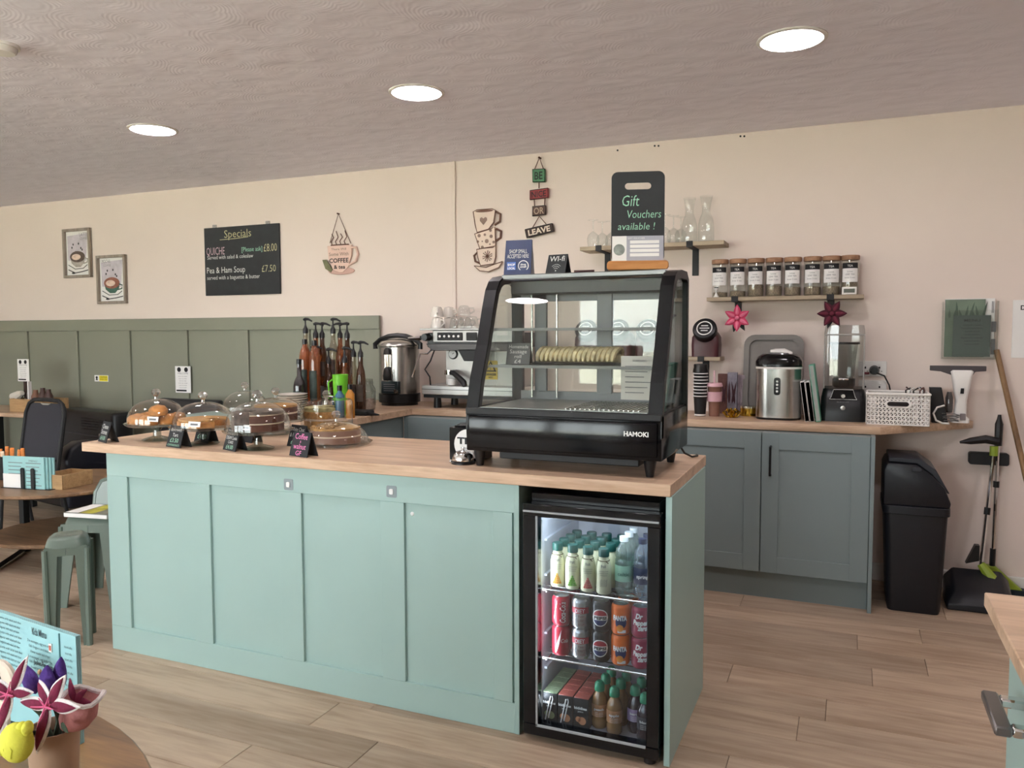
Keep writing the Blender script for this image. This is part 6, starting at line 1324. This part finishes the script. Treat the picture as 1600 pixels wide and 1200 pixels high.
# second dark seat behind the cakes
p = ay(291, 624, 4.45); t = thing('dark_bench', 'dark padded seat back seen between the first two cake domes', 'chair', (p.x, 4.45, 0)); M().prism(rrect(-.30, .30, 0, .08, .03), .40, p.z).build('backrest', LEA, t, .02, 2); M().box(-.28, .28, -.40, 0, .30, .42).build('seat', LEA, t, .02)
for a, b in ((-.25, -.36), (.25, -.36), (-.25, .05), (.25, .05)): M().tube([(a, b, .41), (a, b, 0)], .014, 8).build('leg', MATB, t)

# two tier coffee table
cxt, cyt = -4.52, 3.40; zt4 = .49
t = thing('coffee_table', 'round two tier dark wood coffee table with black metal frame', 'table', (cxt, cyt, 0))
M().lathe([(0, zt4-.022), (.46, zt4-.022), (.468, zt4-.016), (.468, zt4-.004), (.464, zt4), (0, zt4)], 48).build('tabletop', TABW, t)
M().lathe([(0, .165), (.395, .165), (.40, .170), (.40, .182), (.396, .187), (0, .187)], 48).build('lower_shelf', TABW, t)
for a0 in (215, 35):
    a1, a2 = R(a0-38), R(a0+38); q1 = (.40*math.cos(a1), .40*math.sin(a1)); q2 = (.40*math.cos(a2), .40*math.sin(a2))
    for qq in (q1, q2): M().prism(rrect(qq[0]-.022, qq[0]+.022, qq[1]-.022, qq[1]+.022, .004), 0, zt4-.023).build('leg', MATB, t)
    M().tube([(q1[0], q1[1], .018), (q2[0], q2[1], .018)], .016, 4).build('foot_bar', MATB, t)
# on it: menus, sugar, wooden box
p = az(30, 766, zt4); t = thing('menu_stand', 'pack of pale blue menus in a black rack on the coffee table', 'menu', (p.x+.02, p.y+.06, zt4), R(8)); BL = pm('pale_blue_card', '9CCBCB', .5, var=.03)
hm = ay(30, 712, p.y+.06).z-zt4
for i in range(4): M().box(-.19+.008*i, .112+.012*i, -.012+.012*i, -.003+.012*i, .002, hm-.002*i).build('menu_card', BL, t)
m = M()
for i in range(8): m.box(-.15, -.045-.01*(i % 3), -.0128, -.012, hm-.04-.022*i, hm-.036-.022*i).box(-.02, .09-.012*(i % 3), -.0128, -.012, hm-.04-.022*i, hm-.036-.022*i)
m.text('MENU', .018, (.035, -.0128, hm-.03), (1, 0, 0), (0, 0, 1), 'C', .06); m.build('lettering', GREYINK, t)
for x in (-.04, .035): M().prism(rrect(x-.013, x+.013, 0, hm*.66, .012), -.024, -.016, 'y').build('rack_prong', MATB, t, .002)
M().box(-.2, .16, -.024, .06, 0, .003).build('rack_base', MATB, t); M().box(-.19, -.06, -.015, -.0125, .004, hm*.45).build('white_insert', PAPER, t); M().box(.10, .150, .027, .0275+.004, .004, hm*.42).build('white_insert', PAPER, t)
cy2 = p.y+.22; cx2 = ay(18, 740, cy2).x; hs = ay(18, 705, cy2).z-zt4
t = thing('sugar_pot', 'tub of orange wrapped sugar sticks behind the blue menus', 'tub', (cx2, cy2, zt4)); M().prism(rrect(-.14, .12, -.045, .045, .02), 0, hs-.035).build('tub', MATB, t); ORG = pm('orange_wrapper', 'E2873C', .5, var=.3, scale=40); rr = random.Random(4)
for i in range(9): x = -.12+.027*i; o = M().box(-.011, .011, -.006, .006, hs-.09, hs+.012*(i % 3)).build('sugar_packet', ORG if i % 3 else pm('pale_wrapper', 'EAD2B4', .5), t, .002); o.location = (x, rr.uniform(-.025, .025), 0); o.rotation_euler = (rr.uniform(-.1, .1), rr.uniform(-.10, .10), rr.uniform(0, 1))
pb = az(75, 764, zt4); t = thing('wooden_box', 'open light wooden box on the coffee table beside the menus', 'box', (pb.x+.015, pb.y+.115, zt4), R(4)); hb_ = .085
for bx in ((-.085, .085, -.11, -.10), (-.085, .085, .10, .11), (-.085, -.075, -.10, .10), (.075, .085, -.10, .10)): M().box(*bx, 0, hb_).build('side_board', CRW, t, .001)
M().box(-.075, .075, -.10, .10, 0, .008).build('base_board', CRW, t)

# metal stools
GSTL = pm('olive_green_metal', '66746A', .32, var=.03, coat=.2)
def stool(x, y, rz, H, label, nm='metal_stool', cat='stool', a=.10, b=.16):
    t = thing(nm, label, cat, (x, y, 0), rz)
    sq2 = lambda r_, z_, rad, dz=0: [(u_, v_, z_) for u_, v_ in rrect(-r_, r_, -r_, r_, min(rad, r_*.6), 5)]
    M().loft([sq2(a+.016, H-.045, .05), sq2(a+.006, H-.014, .05), sq2(a-.012, H, .05), sq2(a-.025, H, .045), sq2(a-.04, H-.004, .04)]).build('seat', GSTL, t)
    # each side: sheet with an arched opening
    for k in range(4):
        mt4 = Matrix.Rotation(R(90*k), 4, 'Z'); m = M(); N = 12
        def P(u, z): s_ = (H-z)/H; r_ = a+.014+(b-a-.014)*s_; return Vector((u, -r_, z))
        half = lambda z: a+.012+(b-a-.012)*(H-z)/H
        top = H-.085; wleg = b*.30
        outer = []; inner = []
        for i in range(N+1):
            f = i/N; z = [H-.04, top+.0045, top+.004, top-.012][i] if i < 4 else (top-.012)*(1-(i-3)/(N-3)); hw = half(z); outer.append((-hw, z))
            inner.append((-.001 if z > top+.004 else -(half(top)*.42+(half(0)-wleg-half(top)*.42)*min(1, (top+.004-z)/top)), z))
        for s in (-1, 1):
            r1 = [P(-s*o[0]*-1 if False else s*o[0], o[1]) for o in outer]; r2 = [P(s*i_[0], i_[1]) for i_ in inner]
            n_ = len(r1); vs = r1+r2; fs = [(i, i+1, n_+i+1, n_+i) for i in range(n_-1)]
            off_ = Vector((0, .008, 0)); m.add(vs+[v+off_ for v in vs], fs+[tuple(j+2*n_ for j in reversed(f)) for f in fs]+[(i, i+1, 2*n_+i+1, 2*n_+i) for i in range(n_-1)]+[(n_+i+1, n_+i, 3*n_+i, 3*n_+i+1) for i in range(n_-1)])
        m.xf(mt4); m.build('side_panel', GSTL, t, ang=50)
        m = M(); m.tube([mt4 @ Vector((-half(z), -half(z), z)) for z in (H-.05, H*.5, 0.0)], [.012, .013, .014], 8); m.build('leg_edge', GSTL, t)
    return t
fl0, fr0 = az(72, 1018, 0), az(144, 1008, 0); dv = (fr0-fl0); an = math.atan2(dv.y, dv.x); c0 = (fl0+fr0)/2+Vector((-math.sin(an), math.cos(an), 0))*dv.length/2
stool(c0.x, c0.y, an, .50, 'olive green metal stool in front, beside the counter end', a=.072, b=dv.length/2-.01)
t = stool(-3.63, 2.96, R(20), .47, 'olive green metal low back chair half hidden behind the front stool', 'metal_chair', 'chair', .13, .165)
bk = M(); pts = [(-.13, .46), (-.13, .54), (-.10, .60), (-.04, .62), (.04, .62), (.10, .60), (.13, .54), (.13, .46)]
bk.loft([[(u_, .125+.05*(v_-.46)/.24, v_) for u_, v_ in pts], [(u_, .137+.05*(v_-.46)/.24, v_) for u_, v_ in pts]]); bk.tube([(u_, .132+.05*(v_-.46)/.24, v_) for u_, v_ in pts], .012, 7); bk.build('backrest', GSTL, t)
pmz = Vector((-3.60, 2.90, 0)); t = thing('magazine', 'colourful magazine lying on the green metal chair', 'magazine', (pmz.x, pmz.y, .4705), R(10)); M().box(-.12, .14, -.10, .11, 0, .022).build('pages', PAPER, t, .002); MG = M().box(-.12, .14, -.10, .11, .022, .0235).build('cover', pm('magazine_cover', '6D6A5C', .3, var=.7, scale=14), t)
M().box(-.03, .05, -.09, .10, .0235, .0242).build('yellow_picture', pm('olive_yellow', 'B5B03A', .4, var=.4, scale=18), t); M().box(-.115, -.04, -.09, .10, .0235, .0242).build('white_picture', PAPER, t)

# ------------------------------------------------------------------ foreground table
zf = .74; fxc, fyc, fr_ = -1.30, .35, .608
t = thing('round_table', 'round oak cafe table in the foreground corner', 'table', (fxc, fyc, 0))
M().lathe([(0, zf-.028), (fr_-.004, zf-.028), (fr_, zf-.022), (fr_, zf-.004), (fr_-.004, zf), (0, zf)], 64).build('tabletop', wood('warm_oak_table', '6C4E30', '9C7648', 'x', 10, 11, .4, dark='523A22'), t)
M().lathe([(.035, .03), (.035, zf-.028)], 16).build('column', MATB, t); M().lathe([(0, 0), (.25, 0), (.25, .012), (.05, .03), (0, .03)], 28).build('foot_plate', MATB, t)
# menu pack
ym_ = .865; a = ay(131, 1000, ym_); zt5 = a.z
b_ = ay(128, 996, ym_)
t = thing('menu_pack', 'large pale blue menus standing in a rack on the foreground table', 'menu', (b_.x-.012, ym_, zf), R(0))
Hm = b_.z-zf; BLF = pm('aqua_card', '9FD0D6', .45, var=.03); dx = -.30
def mtop(x): return Hm+.016*min(1, -x/.19) - .0
for i in range(3):
    pts = [(-.30, .0), (0-.0, .0), (0, Hm)]+[(-.03*k, mtop(-.03*k)) for k in range(1, 11)]
    M().prism(pts, -.002+.0032*i, .0003+.0032*i, 'y').build('menu_card', BLF, t)
M().box(-.0385, -.0365, -.0034, -.001, 0, Hm*1.0).build('fold_line', pm('teal_fold_edge', '4F8289', .5), t)  # darker teal line along the menu fold
m = M().text('Kids Menu', .017, (-.085, -.0030, Hm-.012), (1, 0, -.08), (0, 0, 1), 'C', .034, .02)
for i in range(9): m.text(('2 x sausages, egg and chips', 'fish fingers and beans', 'cheese toastie and crisps')[i % 3], .0065, (-.085, -.0030, Hm-.026-.0088*i), (1, 0, -.08), (0, 0, 1), 'C', .058-.006*(i % 3))
m.text('Jacket Potatoes', .011, (-.078, -.0030, Hm-.062), (1, 0, -.08), (0, 0, 1), 'C', .045, .02)
for i in range(14): m.text(('baguette with salad and slaw', 'panini of the day with crisps'), .0062, (-.158, -.0030, Hm-.002-.0088*i), (1, 0, -.08), (0, 0, 1), 'C', .06-.005*(i % 2)) if False else m.text('baguette with salad and slaw', .0062, (-.158, -.0030, Hm+.004-.0085*i), (1, 0, -.08), (0, 0, 1), 'C', .06-.006*(i % 3))
for i in range(9): m.text('tea and coffee', .0062, (-.017, -.0030, Hm-.022-.0105*i), (1, 0, -.08), (0, 0, 1), 'C', .018-.003*(i % 2))
m.build('lettering', pm('slate_ink', '44575C', .7), t)
M().box(-.062, -.055, -.0036, -.0022, Hm-.034, Hm-.020).build('small_sticker', PAPER, t); M().box(-.0605, -.0565, -.0044, -.0036, Hm-.031, Hm-.023).build('red_mark', pm('coral_red', 'D0604E', .5), t)
M().box(-.30, -.03, -.008, .03, 0, .008).build('rack_base', MATB, t)
# table number disc
p = ay(6, 1062, .80); t = thing('table_number', 'cream round table number disc marked 6', 'sign', (p.x, .80, p.z)); M().lathe([(0, -.008), (.030, -.008), (.033, -.005), (.033, .0), (0, .002)], 30, ax='y').build('disc', pm('pale_wood', 'EBDCCB', .6), t); M().text('6', .018, (.002, -.0086, .003), (1, 0, 0), (0, 0, 1), 'C', None, .02).build('lettering', INK, t); M().box(-.012, .012, -.006, 0, -(p.z-zf), -.028).build('stand_post', pm('pale_wood', 'EBDCCB', .6), t)
# pot of plush flowers
yp2 = .72; pt = ay(80, 1142, yp2); pl_, prr = ay(38, 1150, yp2), ay(110, 1150, yp2); rp = (prr.x-pl_.x)/2*.70; hp = pt.z-zf
t = thing('flower_pot', 'kraft paper pot of plush flowers on the foreground table', 'flowers', ((pl_.x+prr.x)/2, yp2+rp*.3, zf))
KR = pm('kraft_paper', 'AE9078', .7, var=.08, scale=15, bump=.3, bscale=60)
M().lathe([(0, 0), (rp*.82, 0), (rp*.84, .004), (rp, hp-.012), (rp*1.02, hp-.010), (rp*1.02, hp), (rp*.95, hp), (rp*.93, hp-.02), (0, hp-.02)], 32).build('pot', KR, t)
M().lathe([(0, hp-.018), (rp*.92, hp-.018)], 20).build('soil', pm('dark_soil', '3A2C22', .9), t)
O = t.location.copy()
def loc3(px, py, Y): return Vector(ay(px, py, Y))-O
WHP = pm('white_plush', 'EDE6E4', .95, bump=.5, bscale=400); MAR = pm('maroon_plush', '741A3C', .9, var=.2, scale=120, bump=.3, bscale=300); PUR = pm('purple_plush', '56398E', .9, var=.12, scale=80, bump=.4, bscale=300)
PNK = pm('rose_plush', 'BE7F80', .9, var=.12, scale=60, bump=.3, bscale=250); YEL = pm('yellow_plush', 'E2E052', .85, var=.08, scale=50, bump=.3, bscale=250); GRN2 = pm('green_plush', '3E4A3A', .9)
def stem(fr, to, parent): M().tube([fr, (Vector(fr)+Vector(to))/2+Vector((0, .008, .0)), to], .003, 6).build('stem', GRN2, parent)
def lily(px, py, Y, petals, L_, tip):
    c_ = loc3(px, py, Y); fl = M().ball(c_, .007, 8, 6).build('flower', pm('pink_plush', 'D9628C', .9), t); fl['label'] = tip
    for (ang, ln, wd, fwd) in petals:
        a_ = R(ang); d_ = Vector((math.cos(a_), fwd, math.sin(a_))); M().leaf(c_+d_.normalized()*.002, d_, (0, -1, 0), L_*ln, L_*wd, L_*.14, -.12, 8, 10, .75).build('petal', WHP, fl)
        M().leaf(c_+d_.normalized()*.004+Vector((0, -.0028, 0)), d_, (0, -1, 0), L_*ln*.88, L_*wd*.70, L_*.12, -.12, 8, 8, .75).build('petal_centre', MAR, fl)
        M().tube([c_+Vector((0, -.0075, 0)), c_+d_.normalized()*(L_*ln*.4)+Vector((0, -.009, 0))], [.0016, .0006], 5).build('petal_vein', pm('pink_plush', 'D9628C', .9), fl)
    stem((0, 0, hp-.02), c_+Vector((0, .004, 0)), fl)
lily(79, 1101, .700, ((58, 1.0, .42, -.05), (8, 1.15, .42, -.15), (-105, 1.35, .46, -.25), (186, 1.2, .40, -.1), (148, .85, .42, .15)), .050, 'maroon lily with white edges, in the middle')
lily(20, 1082, .695, ((65, 1.2, .38, 0), (10, .85, .36, -.1), (-110, 1.3, .42, -.2), (165, .9, .4, -.1), (200, 1.0, .36, 0)), .047, 'maroon lily with white edges, at the left')
c_ = loc3(66, 1078, .735); fl = M().ball(c_, .006, 8, 6).build('flower', PUR, t); fl['label'] = 'purple plush flower at the back'
for (px, py, ln, wd, Y, ang) in ((76, 1062, .040, .026, .728, 82), (54, 1060, .040, .026, .738, 112), (93, 1055, .048, .020, .742, 74)):
    b0 = loc3(px-6*math.cos(R(ang)), py+24, Y); a_ = R(ang); M().leaf(b0, (math.cos(a_), -.1, math.sin(a_)), (0, -1, 0), ln*1.15, wd*1.15, .016, .0, 8, 10, .7).build('petal', PUR, fl)
M().ball(loc3(62, 1050, .73), (.003, .003, .004), 8, 6).build('stamen', pm('tan_plush', 'D2B48C', .9), fl); stem((0, .01, hp-.02), c_, fl)
# rose cup at right
c_ = loc3(122, 1112, .735); fl = M().loft([[(c_.x+rx*math.cos(2*math.pi*j/14)+sx, c_.y+rx*.8*math.sin(2*math.pi*j/14), c_.z+z_+.004*math.sin(3*2*math.pi*j/14)*(z_ > .01)) for j in range(14)] for rx, z_, sx in ((.006, -.026, -.010), (.020, -.022, -.008), (.027, -.006, 0), (.027, .012, .004), (.031, .022, .008), (.022, .014, .004), (.012, .0, 0))]).build('flower', PNK, t, ang=80); fl['label'] = 'dusty pink plush flower at the right'
M().tube([(c_.x+.031*math.cos(R(k))+.008, c_.y+.025*math.sin(R(k)), c_.z+.023+.004*math.sin(R(3*k))) for k in range(0, 360, 20)], .0035, 6, closed=True).build('white_edge', WHP, fl)
for (ang, ln) in ((15, .030), (100, .032), (60, .030)):
    a_ = R(ang); M().leaf(c_+Vector((.0, -.004, .016)), (math.cos(a_), -.1, math.sin(a_)*.6), (0, -1, .4), ln, .013, .005, -.2).build('petal', MAR, fl)
stem((.01, 0, hp-.02), c_+Vector((-.004, 0, -.014)), fl)
# yellow bulb flower at left
c_ = loc3(26, 1160, .665); fl = M().ball(c_, (.024, .018, .026), 18, 10).build('flower', YEL, t); fl['label'] = 'bright yellow plush bulb flower hanging over the pot'
for (px, py, rx, rz_) in ((34, 1138, .007, .009), (43, 1138, .006, .010)): M().ball(loc3(px, py, .667), (rx, .008, rz_), 12, 8).build('sepal', YEL, fl)
M().leaf(loc3(20, 1172, .660), (-.5, 0, -1), (0, -1, 0), .014, .006, .004).build('petal_tip', YEL, fl)
for k in (-.010, .0, .010): M().tube([(c_.x+k*.4, c_.y-.0145, c_.z+.012), (c_.x+k*1.3, c_.y-.0172+abs(k)*.2, c_.z-.001), (c_.x+k*.9, c_.y-.0145, c_.z-.013)], .0009, 4).build('petal_seam', pm('yellow_dark', 'B9B82C', .8), fl)
stem((-.01, -.005, hp-.015), c_+Vector((.008, .003, .012)), fl)
for (px, py, Y, dx_, dz_) in ((95, 1130, .70, .6, -.3), (10, 1125, .70, -.8, -.6)):
    M().leaf(loc3(px, py, Y), (dx_, -.1, dz_), (0, -1, 0), .02, .010, .003).build('leaf', GRN2, t)
